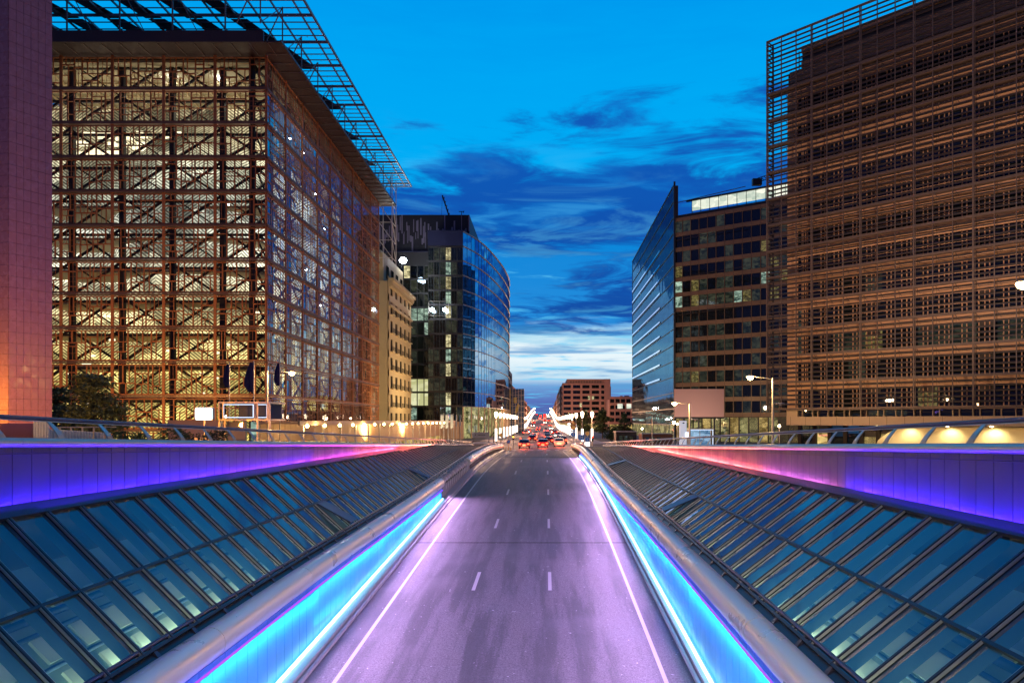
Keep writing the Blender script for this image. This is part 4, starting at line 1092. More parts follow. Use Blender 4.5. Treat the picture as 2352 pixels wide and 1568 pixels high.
# ================================================================= STREET FURNITURE
def street_lamp(label, pole, head, pole_top, lit=True, energy=900, second=None, zg=None, col=(1, .58, .2), unlit_mat=None, w=.10):
    """pole, head, second: world points; the lamp head hangs at the end of a slim arm"""
    zg = gz(pole[1]) if zg is None else zg
    root = empty('street_lamp', (pole[0], pole[1], zg), label, 'street lamp')
    q = MB(); q.tube([(pole[0], pole[1], zg), (pole[0], pole[1], zg + 1.2), (pole[0], pole[1], pole_top)], [w * 1.25, w * 1.1, w * .75], 10)
    q.lathe((pole[0], pole[1], zg), [(w * 2, 0), (w * 2, .12), (w * 1.3, .2)], 10); q.build('pole', M_alu, root)
    heads = [(head, lit)] + ([second] if second else [])
    for h, on in heads:
        h = Vector(h); q = MB(); t = Vector((pole[0], pole[1], min(pole_top - .1, h.z + .15)))
        q.tube([t, t.lerp(h, .5) + Vector((0, 0, .06)), h + Vector((0, 0, .08))], .035, 6); q.build('arm', M_alu, root)
        d = (h - t); d.z = 0; d.normalize(); n = Vector((-d.y, d.x, 0))
        q = MB(); 
        secs = []
        for f, wd, ht in ((-.32, .05, .05), (-.15, .14, .10), (.1, .17, .11), (.3, .10, .07), (.36, .03, .03)):
            c = h + d * f + Vector((0, 0, .06)); secs.append([c - n * wd, c - n * wd * .6 + Vector((0, 0, ht)), c + n * wd * .6 + Vector((0, 0, ht)), c + n * wd])
        q.loft(secs, True, True, caps=True); hd = q.build('lamp_head', M_alu, root)
        q = MB(); r = .27 if on else .10
        q.lathe(h, [(.02, -r * .9), (r * .7, -r * .6), (r, 0), (r * .9, .05), (.02, .06)], 12); q.build('lamp_glass', (E_sod if on else M_wht), root)
        if on and energy: light('lamp_light', 'POINT', (h.x, h.y, h.z - .3), energy, col, .15)
    return root
# left lamp before the lattice building
street_lamp('grey street lamp on the left with one glowing head reaching right, before the lattice office', (PX(614, 60), 60), P(670, 856, 60)[:], PZ(852, 60), energy=2600)
street_lamp('tall lamp post right of the ramp with a blazing head over the banded office', (PX(1775, 55), 55), P(1723, 866, 55)[:], PZ(868, 55), energy=2200, second=(P(1792, 929, 55)[:], False))
street_lamp('slim lamp post in front of the blank billboard, head glowing at its left corner', (PX(1584, 75), 75), P(1549, 926, 75)[:], PZ(926, 75), energy=1500, second=(P(1597, 965, 75)[:], False))
street_lamp('unlit lamp post in front of the glass sail wall', (PX(1498, 95), 95), P(1471, 951, 95)[:], PZ(955, 95), lit=False, energy=0, w=.08)
street_lamp('blazing street lamp at the right edge before the louvred office', (22.4, 30.6), P(2349, 652, 30)[:], 6.2, energy=2000)
street_lamp('short gooseneck lamp standing at the left edge of the granite tower', (PX(128, 44), 44), P(152, 999, 36)[:], PZ(995, 40), lit=False, energy=0, w=.06)
# street lamps just outside the picture, then added floods and rear spot without fixtures
light('street_light', 'POINT', (-22, 22, 3.5), 700, (1, .52, .18), .2)
light('street_light', 'POINT', (-27.5, 34.5, -.4), 2200, (1, .36, .04), .2)
light('street_light', 'POINT', (-33, 37.5, .5), 900, (1, .45, .03), .2)
light('flood_light', 'SPOT', (-46, 62, 0.5), 9500, (1, .52, .16), .3, (0, 1, .30), spot=2.4)  # added flood, brightens the front of the lattice office
light('flood_light', 'SPOT', (17, 64, 3.0), 9000, (1, .60, .30), .4, (.75, .5, .42), spot=2.3)  # added flood, warms the lower louvred office
light('flood_light', 'SPOT', (25, 44, 6.0), 32000, (1, .66, .44), .5, (.42, .75, .85), spot=1.9)  # added strong flood for the upper louvred office
light('flood_light', 'SPOT', (-22, 122, 0.0), 9000, (1, .72, .32), .3, (-.55, .8, .5), spot=2.0)  # added flood toward the limestone house
light('flood_light', 'SPOT', (-22.5, 92, -1.5), 6000, (1, .55, .2), .3, (-1, .15, .75), spot=2.6)  # added flood for the street side of the lattice office
light('flood_light', 'SPOT', (-22.5, 116, -1.5), 6000, (1, .55, .2), .3, (-1, .1, .75), spot=2.6)  # second added flood along the lattice office street side
light('flood_light', 'SPOT', (-19, 148, 3.0), 9500, (1, .72, .33), .3, (-1, .1, .55), spot=2.2)  # added flood, yellows the limestone window side
light('flood_light', 'SPOT', (26, 122, 3.0), 9000, (1, .62, .28), .3, (.6, .6, .6), spot=2.2)  # added flood for the banded dark office
light('street_light', 'POINT', (10, 290, 5.0), 12000, (1, .55, .3), .5)
light('street_light', 'POINT', (-16, 6, 6), 900, (1, .84, .66), .4)
light('street_light', 'POINT', (13.5, 8, 6), 900, (1, .84, .66), .4)
light('added_rear_spot', 'SPOT', (0, -7, 5.0), 8500, (1, .86, .66), .3, (0, 28, -10), spot=math.radians(50))  # added unseen spot behind the camera, brightens tubes and road
light('tower_washer', 'AREA', (-23, 30, 2.0), 420, (.50, .22, .95), 1.0, (-.45, .9, 1.2), 2.0, (1, 0, 0))

# canopy with a row of lamps in front of the lattice building
root = empty('lit_canopy', (-21.5, 60, gz(60)), 'long low street canopy with a row of glowing lamps under the lattice office', 'canopy')
q = MB(); q.box(-24.5, -21.0, 58, 160, -.30, -.12); q.box(-21.1, -20.95, 58, 160, -.45, -.05); q.build('roof_slab', M_cream, root)
q = MB()
for y in frange(60, 158, 5.5): q = MB(); q.bar((-21.4, y, gz(y)), (-21.4, y, -.3), .16); q.build('post', M_alu, root)
q = MB(); y = 58.5
while y < 160: q.box(-24.6, -24.5, y, y + 1.32, gz(y) + 1.0, -.3); y += 1.38
q.build('wall_panel', M_cream, root)
q = MB(); q.box(-24.9, -24.7, 58, 160, gz(110), -.3, 0); q.build('back_wall', E_shop, root)
for i in range(18):
    y = 59.8 + 4.7 * i
    q = MB(); q.lathe((-20.95, y, -.50), [(.02, -.14), (.11, -.10), (.15, 0), (.11, .10), (.02, .14)], 10); q.build('globe_lamp', E_sod, root)
for y in (62, 78, 96, 120): light('canopy_light', 'POINT', (-20.5, y, -.8), 260, (1, .62, .22), .15)

# flags on poles
def flag(label, u, utip, vt, vb, Y, name='flag_pole', m=M_navy, vtop=None, vbot=1020, group=None, wide=None):
    x = PX(u, Y); root = empty(name, (x, Y, gz(Y)), label, 'flag', group)
    q = MB(); q.tube([(x, Y, gz(Y)), (x, Y, PZ(vtop or vt, Y) + .1)], .045, 8); q.lathe((x, Y, PZ(vtop or vt, Y)), [(.02, 0), (.07, .06), (.02, .14)], 8); q.build('pole', M_alu, root)
    q = MB(); n = 10; secs = []
    for i in range(n + 1):
        t = i / n; z = PZ(vt, Y) + (PZ(vb, Y) - PZ(vt, Y)) * t; wd = (PX(utip, Y) - x) * (.35 + .65 * math.sin(min(1, t * 1.3) * math.pi * .5 + .0)) * (1 if t < .8 else 1 - (t - .8) * 2.2)
        if wide: wd = PX(utip, Y) - x
        secs.append([(x + wd * k / 6, Y + .14 * math.sin(k * 1.7 + t * 2) * (0 if k == 0 else 1), z + (-.25 * k / 6 if wide and i == n else 0)) for k in range(7)])
    q.loft(secs, False, True); f = q.build('flag_cloth', m, root)
    md = f.modifiers.new('t', 'SOLIDIFY'); md.thickness = .01
for u, ut, vt, vb, lab in ((527, 514, 836, 890, 'navy flag hanging from the leftmost of the three tall poles before the lattice office'), (583, 562, 832, 900, 'navy flag on the middle tall pole, the broadest of three'), (643, 630, 834, 886, 'navy flag on the pole just right of the building corner')):
    flag(lab, u, ut, vt, vb, 58, group='navy flags before the lattice office')
for u, ut, lab in ((1019, 1012, 'white hanging banner, leftmost of three before the dark glass office'), (1030, 1023.5, 'white hanging banner, middle of three before the dark glass office'), (1041, 1035, 'white hanging banner, rightmost of three before the dark glass office')):
    flag(lab, u, ut, 951, 981, 108, 'banner_pole', M_cloth_w, group='white banners before the dark office', wide=True)
for u, lab in ((1049, 'thin pale blue banner just right of the white banners'), (1058, 'thin pale blue banner at the corner of the curved glass front')):
    flag(lab, u, u - 2, 953, 977, 112, 'banner_pole', mat('pale_blue_cloth' + str(u), (.2, .35, .5), .8), group='blue banners before the dark office', wide=True)

light('banner_fill', 'SPOT', (-17.5, 103, -4.0), 1500, (1, .85, .6), .2, (.1, 1, .75), spot=2.0)  # added spot that brightens the white banners from below
# bright screen on a pole and the glazed lift pavilion
root = empty('lit_sign', (PX(467, 45), 45, gz(45)), 'glowing white and cyan rounded screen on a short pole, left of the glazed pavilion', 'sign')
q = MB(); Y = 45; x0, x1, z0, z1 = PX(448, Y), PX(487, Y), PZ(964, Y), PZ(936, Y); r = .12
pts = [(x1 - r + r * math.cos(a), z1 - r + r * math.sin(a)) for a in (0, .5, 1.05, 1.57)] + [(x0 + r - r * math.sin(a), z1 - r + r * math.cos(a)) for a in (0, .5, 1.05, 1.57)] + [(x0 + r - r * math.cos(a), z0 + r - r * math.sin(a)) for a in (0, .5, 1.05, 1.57)] + [(x1 - r + r * math.sin(a), z0 + r - r * math.cos(a)) for a in (0, .5, 1.05, 1.57)]
q.loft([[(a, Y, b) for a, b in pts], [(a, Y + .25, b) for a, b in pts]], True, False, caps=True); q.build('screen', E_scr, root)
q = MB(); q.loft([[(a + (.03 if a > (x0 + x1) / 2 else -.03), Y + .04, b + (.03 if b > (z0 + z1) / 2 else -.03)) for a, b in pts], [(a + (.03 if a > (x0 + x1) / 2 else -.03), Y + .3, b + (.03 if b > (z0 + z1) / 2 else -.03)) for a, b in pts]], True, False, caps=True); q.build('casing', M_alu, root)
q = MB(); q.box((x0 + x1) / 2 - .05, (x0 + x1) / 2 + .05, Y + .1, Y + .2, gz(Y), z0 - .03); q.box((x0 + x1) / 2 - .55, (x0 + x1) / 2 + .45, Y - .1, Y + .5, gz(Y), PZ(1005, Y)); q.build('pole', M_alu, root)
Y = 48
root = empty('glazed_pavilion', (PX(560, Y), Y, gz(Y)), 'glazed lift pavilion with a white light frame round its upper box', 'pavilion')
q = MB(); xa, xb = PX(501, Y), PX(618, Y); zt, zm = PZ(922, Y), PZ(962, Y)
q.box(xa, xb, Y, Y + 3, zt - .12, zt); q.box(xa, xb, Y, Y + 3, zm - .12, zm)
for u in (501, 510, 583, 589, 612, 617): q.box(PX(u, Y), PX(u, Y) + .1, Y + .01, Y + .1, zm, zt - .12)
for u in (501, 514, 589, 617): q.box(PX(u, Y), PX(u, Y) + .12, Y + .01, Y + .12, gz(Y), zm - .12)
q.build('frame', M_alu, root)
q = MB(); q.box(xa + .1, xb - .1, Y + .06, Y + .08, zm, zt - .12); q.box(xa + .1, xb - .1, Y + .06, Y + .08, gz(Y), zm - .12); q.build('glass', M_cglass, root)
q = MB()
for (u0, u1) in ((512, 582), (590, 613)):
    a, b, c, d = PX(u0, Y), PX(u1, Y), PZ(959, Y), PZ(928, Y)
    q.box(a, b, Y + .02, Y + .05, d - .05, d); q.box(a, b, Y + .02, Y + .05, c, c + .05); q.box(a, a + .05, Y + .02, Y + .05, c, d); q.box(b - .05, b, Y + .02, Y + .05, c, d)
q.build('light_frame', E_frame, root)
q = MB(); q.box(xa + .2, xb - .2, Y + 2.8, Y + 2.9, zm, zt - .14, 0); q.build('back_panel', mat('pavilion_back', (.10, .12, .2), .4), root)
q = MB(); q.box(PX(517, Y), PX(560, Y), Y + .3, Y + .5, gz(Y), zm - .2); q.build('lift_shaft', M_cream, root)
q = MB(); q.box(PX(562, Y), PX(580, Y), Y + 1.0, Y + 1.1, gz(Y), zm - .2); q.build('lift_door', L_cool, root)

# hoarding, fence and wall on the left plaza
q = MB(); Y = 27
for i in range(10): q.box(PX(77, Y) + i * .057, PX(77, Y) + i * .057 + .05, Y + (i % 2) * .03, Y + .1, gz(Y), PZ(968, Y))
tag(q.build('corrugated_hoarding', M_wht, None, (PX(77, Y), Y, gz(Y))), 'upright white corrugated sheet beside the granite tower', 'hoarding')
root = empty('white_fence', (PX(180, 28), 28, gz(28)), 'low white boarded fence with a thin rail above it on the left plaza', 'fence')
q = MB(); n = 20
for i in range(n):
    u = 111 + i * 7.1; Yf = 27.5 + i * .12; q.box(PX(u, Yf), PX(u + 6.7, Yf), Yf, Yf + .05, gz(28), PZ(985 + i * .45, Yf))
q.build('board', M_wht, root)
q = MB(); q.bar((PX(111, 28), 28.4, PZ(981, 28.4)), (PX(250, 30), 30.5, PZ(980, 30.5)), .05)
for i in range(6): u = 115 + i * 26; q.bar((PX(u, 29), 28.9, gz(28)), (PX(u, 29), 28.9, PZ(980, 29)), .05)
q.build('rail', M_cream, root)
q = MB(); q.box(PX(385, 52), PX(505, 52), 52, 52.5, gz(52), PZ(966, 52)); q.box(PX(384, 52), PX(506, 52), 51.9, 52.6, PZ(966, 52), PZ(964.5, 52))
tag(q.build('garden_wall', M_cream, None, (PX(440, 52), 52, gz(52))), 'low beige garden wall behind the hedge and below the lattice office', 'wall')
q = MB(); q.box(PX(0, 33), PX(75, 33), 33, 33.4, gz(33), PZ(972, 33)); tag(q.build('brick_wall', mats[1], None, (PX(30, 33), 33, gz(33))), 'low rust-coloured brick wall at the foot of the granite tower', 'wall')

# trees and shrubs
def leaves(q, c, rad, n, size, flat=.8, rnd=R, tiers=None, mi=0):
    for _ in range(n):
        while True:
            d = Vector((rnd.uniform(-1, 1), rnd.uniform(-1, 1), rnd.uniform(-1, 1)))
            if .05 < d.length <= 1: break
        d *= rnd.uniform(.75, 1.05); p = Vector(c) + Vector((d.x * rad[0], d.y * rad[1], d.z * rad[2]))
        a = Vector((rnd.gauss(0, 1), rnd.gauss(0, 1), rnd.gauss(0, .5))).normalized(); b = a.cross(Vector((rnd.gauss(0, 1), rnd.gauss(0, 1), rnd.gauss(0, 1)))).normalized()
        s = size * rnd.uniform(.6, 1.4); q.face([p - a * s, p - b * s * .45, p + a * s, p + b * s * .45], mi)
def tree(label, x, y, zg, h, rx, leafm, clumps, n, size, name='tree', tiered=False, low=.25, group=None):
    root = empty(name, (x, y, zg), label, 'tree', group); rnd = random.Random(int(x * 13 + y * 7))
    q = MB(); top = Vector((x + rnd.uniform(-.2, .2), y, zg + h * .85)); q.tube([(x, y, zg), (x + .05, y, zg + h * .3), top], [h * .03, h * .022, .02], 8)
    cr = MB()
    for i in range(clumps):
        t = rnd.uniform(low, 1); prof = (math.sin(min(1, (t - low) / (1 - low) * 1.0 + .18) * math.pi)) ** .6 if not tiered else (1.12 - t) / .9
        ang = rnd.uniform(0, 6.28); rr = rx * prof * rnd.uniform(.35, .95)
        c = Vector((x + math.cos(ang) * rr, y + math.sin(ang) * rr, zg + h * t - (.0 if not tiered else .1)))
        q.tube([(x, y, zg + h * max(low * .8, t - .18)), Vector((x, y, zg + h * t)).lerp(c, .55), c], [.05, .03, .012], 5)
        cs_ = rx * rnd.uniform(.22, .40); leaves(cr, c, (cs_ * 1.25, cs_ * 1.25, cs_ * (.75 if not tiered else .35)), n, size, rnd=rnd)
    q.build('trunk', M_bark, root); cr.build('crown', leafm, root)
tree('dark pine-like tree before the lit lattice facade, left of the pavilion', PX(212, 46), 46, gz(46), PZ(862, 46) - gz(46), 2.9, M_leaf, 85, 75, .13, 'pine_tree', True, .30)
tree('smaller dark tree half hidden by the granite tower', PX(128, 50), 50, gz(50), PZ(892, 50) - gz(50), 2.2, M_leaf, 50, 60, .12, 'pine_tree', True, .2)
tree('round dark street tree left of the pair before the brown office', PX(1384, 170), 170, gz(170), PZ(945, 170) - gz(170), 2.8, M_leafd, 60, 60, .22)
tree('round dark street tree behind the glowing lanterns on the right', PX(1340, 185), 185, gz(185), PZ(947, 185) - gz(185), 3.0, M_leaf, 55, 55, .22)
tree('dark conical tree close to the glass sail wall', PX(1434, 150), 150, gz(150), PZ(953, 150) - gz(150), 1.9, M_leafd, 50, 55, .2)
tree('small leafy tree low behind the right parapet', PX(1410, 140), 140, gz(140), PZ(985, 140) - gz(140), 2.2, M_leafd, 35, 50, .2)
for (u0, u1, vt, Y, lab) in ((254, 340, 984, 31, 'clipped green hedge beside the white fence'), (345, 430, 980, 33, 'taller reddish-topped hedge in the middle of the left plaza'), (432, 505, 986, 36, 'dark green hedge left of the glazed pavilion')):
    q = MB(); a, b = PX(u0, Y), PX(u1, Y); rnd = random.Random(u0)
    for i in range(26): leaves(q, (rnd.uniform(a, b), Y + rnd.uniform(-.3, .5), rnd.uniform(gz(Y) + .2, PZ(vt, Y) - .15)), (.34, .34, .22), 80, .06, rnd=rnd)
    tag(q.build('hedge', M_leaf if u0 != 432 else M_leafd, None, ((a + b) / 2, Y, gz(Y))), lab, 'hedge')

# torch lanterns lining the street
def lantern(x, y):
    z = rz(y) + .1; root = empty('lantern_post', (x, y, z), None, None)
    q = MB(); q.tube([(x, y, z), (x, y, z + 4.9)], .07, 7); q.build('pole', M_alu, root)
    q = MB(); q.lathe((x, y, z + 4.9), [(.10, 0), (.20, .25), (.30, .75), (.24, 1.0), (.06, 1.1)], 10); q.build('lamp_glass', E_tor, root)
    q = MB(); q.tube([(x, y, z + .8), (x, y, z + 3.0)], .20, 8); q.build('lit_column', E_tube, root)
    return root
protoL = lantern(6.2, 118)
def copy_thing(src, loc):
    r = src.copy(); COL.objects.link(r); r.location = loc
    for ch in src.children:
        c = ch.copy(); COL.objects.link(c); c.parent = r
    return r
spots = [(-1, 122), (-1, 134), (-1, 147)] + [(1, y) for y in (140,)]
y = 160.0
while y < 700:
    spots += [(-1, y), (1, y)]; y += 12.5 + y * .012
tag(protoL, 'torch-shaped lantern post nearest the end of the right metal tube, brightest of its row', 'lantern post', 'lantern posts lining the far street')
first = {(-1, 122): 'nearest lantern post on the left pavement beyond the info board', (-1, 134): 'second lantern post on the left pavement beyond the info board', (-1, 147): 'third lantern post on the left pavement beyond the info board', (1, 140): 'second lantern post of the right pavement, behind the round signs'}
l2 = copy_thing(protoL, (8.1, 121, rz(121) + .1)); tag(l2, 'torch-shaped lantern post set back right of the brightest one, before the dark trees', 'lantern post', 'lantern posts lining the far street')
for s, y in spots:
    x = drift(y) + (6.3 if s > 0 else -8.9)
    o = copy_thing(protoL, (x, y, rz(y) + .1))
    tag(o, first.get((s, y), f'glowing lantern post far up the {"right" if s > 0 else "left"} side of the hill street'), 'lantern post', 'lantern posts lining the far street')
for y, s, en in ((120, 1, 1500), (118, -1, 1500), (150, -1, 1800), (160, 1, 1800), (200, -1, 1500), (220, 1, 1500), (270, -1, 2200), (290, 1, 2200), (360, -1, 3200), (380, 1, 3200), (460, 1, 4500), (470, -1, 4500), (560, 1, 6000)):
    light('lantern_light', 'POINT', (drift(y) + (5.6 if s > 0 else -8.2), y, rz(y) + 5.2), en * 2.0, (1, .50, .26), .3)

# cars at the crossing and up the hill
def car_proto(bodym, y, x):
    z = rz(y); root = empty('car', (x, y, z), None, None)
    prof = [(-2.1, .35), (-2.15, .75), (-1.95, .95), (-1.5, 1.0), (-.9, 1.42), (.6, 1.45), (1.25, 1.0), (2.0, .85), (2.15, .6), (2.12, .35)]
    q = MB(); secs = []
    for wx, k in ((-.86, .0), (-.80, 1), (.80, 1), (.86, .0)):
        secs.append([(x + wx * (1 - .12 * max(0, (h - 1) / .45)), y + a, z + (h if k else .35 + (h - .35) * .96)) for a, h in prof])
    q.loft(secs, True, False, caps=True); q.build('body', bodym, root)
    q = MB()
    for sx in (-1, 1): q.face([(x + sx * .80, y - 1.2, z + 1.05), (x + sx * .80, y + 1.0, z + 1.05), (x + sx * .74, y + .5, z + 1.38), (x + sx * .74, y - .8, z + 1.38)])
    q.face([(x - .7, y - 1.52, z + 1.03), (x + .7, y - 1.52, z + 1.03), (x + .62, y - .97, z + 1.40), (x - .62, y - .97, z + 1.40)]); q.face([(x - .7, y + 1.22, z + 1.05), (x + .7, y + 1.22, z + 1.05), (x + .62, y + .68, z + 1.43), (x - .62, y + .68, z + 1.43)])
    q.build('window', M_dglass, root)
    for sx in (-1, 1):
        for sy in (-1.3, 1.3):
            q = MB(); q.tube([(x + sx * .70, y + sy, z + .32), (x + sx * .88, y + sy, z + .32)], .32, 14); q.build('wheel', M_black, root)
        q = MB(); q.box(x + sx * .66 - .15, x + sx * .66 + .15, y - 2.19, y - 2.12, z + .68, z + .84); q.build('tail_light', E_red, root)
        q = MB(); q.box(x + sx * .62 - .14, x + sx * .62 + .14, y + 2.1, y + 2.17, z + .60, z + .76); q.build('headlight', E_head, root)
    q = MB(); q.box(x - .26, x + .26, y - 2.17, y - 2.13, z + .48, z + .58); q.build('number_plate', M_wht, root)
    return root
cp = [car_proto(mat('car_paint_grey', (.12, .12, .13), .25, .4), 112, -3.6), car_proto(mat('car_paint_red', (.25, .03, .03), .25, .2), 115, -.6), car_proto(mat('car_paint_white', (.6, .6, .6), .3), 119, 2.2)]
GR = 'cars on the crossing and up the hill street'
tag(cp[0], 'dark grey car, leftmost at the crossing where the ramp ends, tail lights on', 'car', GR)
tag(cp[1], 'dark red car in the middle lane at the crossing where the ramp ends', 'car', GR)
tag(cp[2], 'white car on the right at the crossing where the ramp ends', 'car', GR)
lanes = [-5.6, -2.2, 1.2, 3.9]; k = 0; names = ['dark grey', 'dark red', 'white']
for y in (133, 148, 166, 180, 202, 221, 246, 270, 300, 335, 370, 405, 440, 480, 520, 560, 600):
    for li in R.sample(range(4), 2 if y < 500 else 3):
        ci = R.randrange(3); yy = y + R.uniform(-4, 4); face = R.random() < .35 and y > 160
        o = copy_thing(cp[ci], (drift(yy) + lanes[li] - .6, yy, rz(yy)))
        o.rotation_euler = (0, 0, math.pi if face else 0)
        pos = ('in left lane', 'in second lane', 'in third lane', 'in right lane')[li]
        ordn = {133: 'just past the crossing', 148: 'a bit past the crossing'}.get(y, 'part way up the street' if y < 330 else 'far up the hill')
        tag(o, f'{names[ci]} car {pos}, {ordn}' + (', headlights on' if face else ', tail lights on'), 'car', GR)

for x_, y_ in ((-3.6, 109.4), (-.6, 112.4), (2.2, 116.4), (-3, 131), (1, 131), (-2, 160), (1, 175), (-1, 205), (-2, 250), (0, 300), (-2, 400), (-2, 480)): light('tail_glow', 'POINT', (x_, y_, rz(y_) + .7), 260 if y_ < 140 else 260 * (y_ / 130) ** 1.8, (1, .10, .04), .3)
# signs at the end of the walls
def disc(q, c, r, t, mi=0, seg=20): q.loft([[Vector(c) + Vector((r * math.cos(a), dy, r * math.sin(a))) for a in [2 * math.pi * j / seg for j in range(seg)]] for dy in (0, t)], True, False, mi, True)
M_sblue = mat('sign_blue', (.03, .16, .5), .5, emit=(.03, .16, .5), es=.25); M_sred = mat('sign_red', (.6, .05, .04), .5); M_syel = mat('sign_amber', (.75, .42, .12), .5, emit=(.8, .4, .1), es=.25)
root = empty('sign_post', (3.9, 100.5, rz(100)), 'post of stacked road signs at the end of the right metal tube, triangle on top', 'road sign')
q = MB(); x = PX(1317, 100.5); q.tube([(x, 100.5, rz(100)), (x, 100.5, PZ(965, 100.5))], .05, 8); q.build('pole', M_wht, root)
q = MB(); c = P(1317, 981, 100.3); disc(q, c, .36, .04, 0); disc(q, c + Vector((0, -.02, 0)), .27, .02, 1); q.build('round_sign', [M_sred, M_syel], root)
q = MB(); c = P(1317, 997, 100.3); disc(q, c, .36, .04, 1); disc(q, c + Vector((0, -.02, 0)), .33, .02, 0)
q.box(c.x - .04, c.x + .04, 100.25, 100.27, c.z - .22, c.z + .1, 1); q.hexa([c + Vector((-.15, -.05, .06)), c + Vector((.15, -.05, .06)), c + Vector((.15, -.03, .06)), c + Vector((-.15, -.03, .06)), c + Vector((-.005, -.05, .25)), c + Vector((.005, -.05, .25)), c + Vector((.005, -.03, .25)), c + Vector((-.005, -.03, .25))], 1)
q.build('arrow_sign', [M_sblue, M_wht], root)
q = MB(); c = P(1317, 989, 100.3); q.box(c.x - .34, c.x + .34, 100.28, 100.32, c.z - .1, c.z + .1, 0); q.box(c.x - .25, c.x + .2, 100.26, 100.28, c.z - .03, c.z + .03, 1); q.build('plate', [M_sblue, M_wht], root)
q = MB(); c = P(1317, 971, 100.3); q.hexa([c + Vector((-.36, 0, -.24)), c + Vector((.36, 0, -.24)), c + Vector((.36, .04, -.24)), c + Vector((-.36, .04, -.24)), c + Vector((-.02, 0, .34)), c + Vector((.02, 0, .34)), c + Vector((.02, .04, .34)), c + Vector((-.02, .04, .34))], 0)
q.hexa([c + Vector((-.24, -.02, -.17)), c + Vector((.24, -.02, -.17)), c + Vector((.24, 0, -.17)), c + Vector((-.24, 0, -.17)), c + Vector((-.01, -.02, .22)), c + Vector((.01, -.02, .22)), c + Vector((.01, 0, .22)), c + Vector((-.01, 0, .22))], 1); q.build('warning_triangle', [M_sred, M_syel], root)
root = empty('sign_post', (PX(1349, 104), 104, rz(104)), 'lower sign post right of the triangle one, amber disc above a blue arrow', 'road sign')
q = MB(); x = PX(1349, 104); q.tube([(x, 104, rz(104)), (x, 104, PZ(990, 104))], .05, 8); q.build('pole', M_wht, root)
q = MB(); disc(q, P(1349, 995, 103.8), .32, .04, 1); q.build('round_sign', [M_sred, M_syel], root)
q = MB(); c = P(1349, 1009, 103.8); disc(q, c, .36, .04, 1); disc(q, c + Vector((0, -.02, 0)), .31, .02, 0); q.box(c.x - .04, c.x + .04, 103.74, 103.77, c.z - .2, c.z + .2, 1); q.build('arrow_sign', [M_sblue, M_wht], root)
q = MB(); c = P(1349, 1018, 103.8); q.box(c.x - .38, c.x + .38, 103.8, 104.1, c.z - .4, c.z + .2); q.build('lit_box', E_tube, root)
root = empty('hospital_sign', (PX(1335, 108), 108, rz(108)), 'square blue sign with a white H between the two sign posts', 'road sign')
c = P(1335, 1004, 108); q = MB(); q.box(c.x - .42, c.x + .42, 108, 108.05, c.z - .42, c.z + .42, 0)
for dx_ in (-.18, .18): q.box(c.x + dx_ - .05, c.x + dx_ + .05, 107.97, 107.995, c.z - .26, c.z + .26, 1)
q.box(c.x - .13, c.x + .13, 107.97, 107.995, c.z - .05, c.z + .05, 1); q.build('panel', [M_sblue, M_wht], root)
q = MB(); q.tube([(c.x, 108.1, rz(108)), (c.x, 108.1, c.z)], .04, 6); q.build('pole', M_alu, root)
root = empty('sign_post', (PX(1151, 102), 102, rz(102)), 'white round sign over a white plate at the end of the left metal tube', 'road sign')
q = MB(); x = PX(1151, 102); q.tube([(x, 102.1, rz(102)), (x, 102.1, PZ(995, 102))], .05, 8); q.build('pole', M_wht, root)
q = MB(); disc(q, P(1151, 999, 102), .30, .04, 0); disc(q, P(1151, 999, 101.97), .23, .02, 1); q.build('round_sign', [M_sred, M_syel], root)
q = MB(); c = P(1151, 1008, 102); q.box(c.x - .32, c.x + .32, 102, 102.05, c.z - .2, c.z + .2); q.build('plate', M_wht, root)
root = empty('no_parking_sign', (PX(1168, 106), 106, rz(106)), 'blue and red round no-parking sign on a post among the left lanterns', 'road sign')
q = MB(); x = PX(1168, 106); q.tube([(x, 106.1, rz(106)), (x, 106.1, PZ(1000, 106))], .04, 8); q.build('pole', M_alu, root)
q = MB(); c = P(1168, 1014, 106); disc(q, c, .30, .04, 0); disc(q, c + Vector((0, -.02, 0)), .23, .02, 1); q.bar(c + Vector((-.16, -.03, .16)), c + Vector((.16, -.03, -.16)), .05, .02, (0, 1, 0), 0); q.build('round_sign', [M_sred, M_sblue], root)
def tlight(label, u, v, Y, col):
    root = empty('traffic_light', (PX(u, Y), Y, rz(Y)), label, 'traffic light'); c = P(u, v, Y); q = MB(); q.tube([(c.x, Y + .1, rz(Y)), (c.x, Y + .1, c.z)], .05, 7); q.build('pole', M_alu, root)
    q = MB(); q.box(c.x - .15, c.x + .15, Y, Y + .2, c.z - .45, c.z + .45); q.build('housing', M_black, root)
    for i, (cc, on) in enumerate((((1, .05, .02), col == 'r'), ((1, .5, .05), col == 'a'), ((.1, 1, .3), col == 'g'))):
        q = MB(); disc(q, (c.x, Y - .03, c.z + .28 - i * .28), .10, .03); q.build('lens', emis(f'signal_{u}_{i}', cc, 12) if on else M_black, root)
tlight('amber-lit traffic light among the left lanterns', 1179, 1003, 112, 'a'); tlight('red traffic light on the left of the crossing', 1196, 1010, 124, 'r'); tlight('red traffic light low beside the right sign posts', 1361, 1007, 116, 'r')

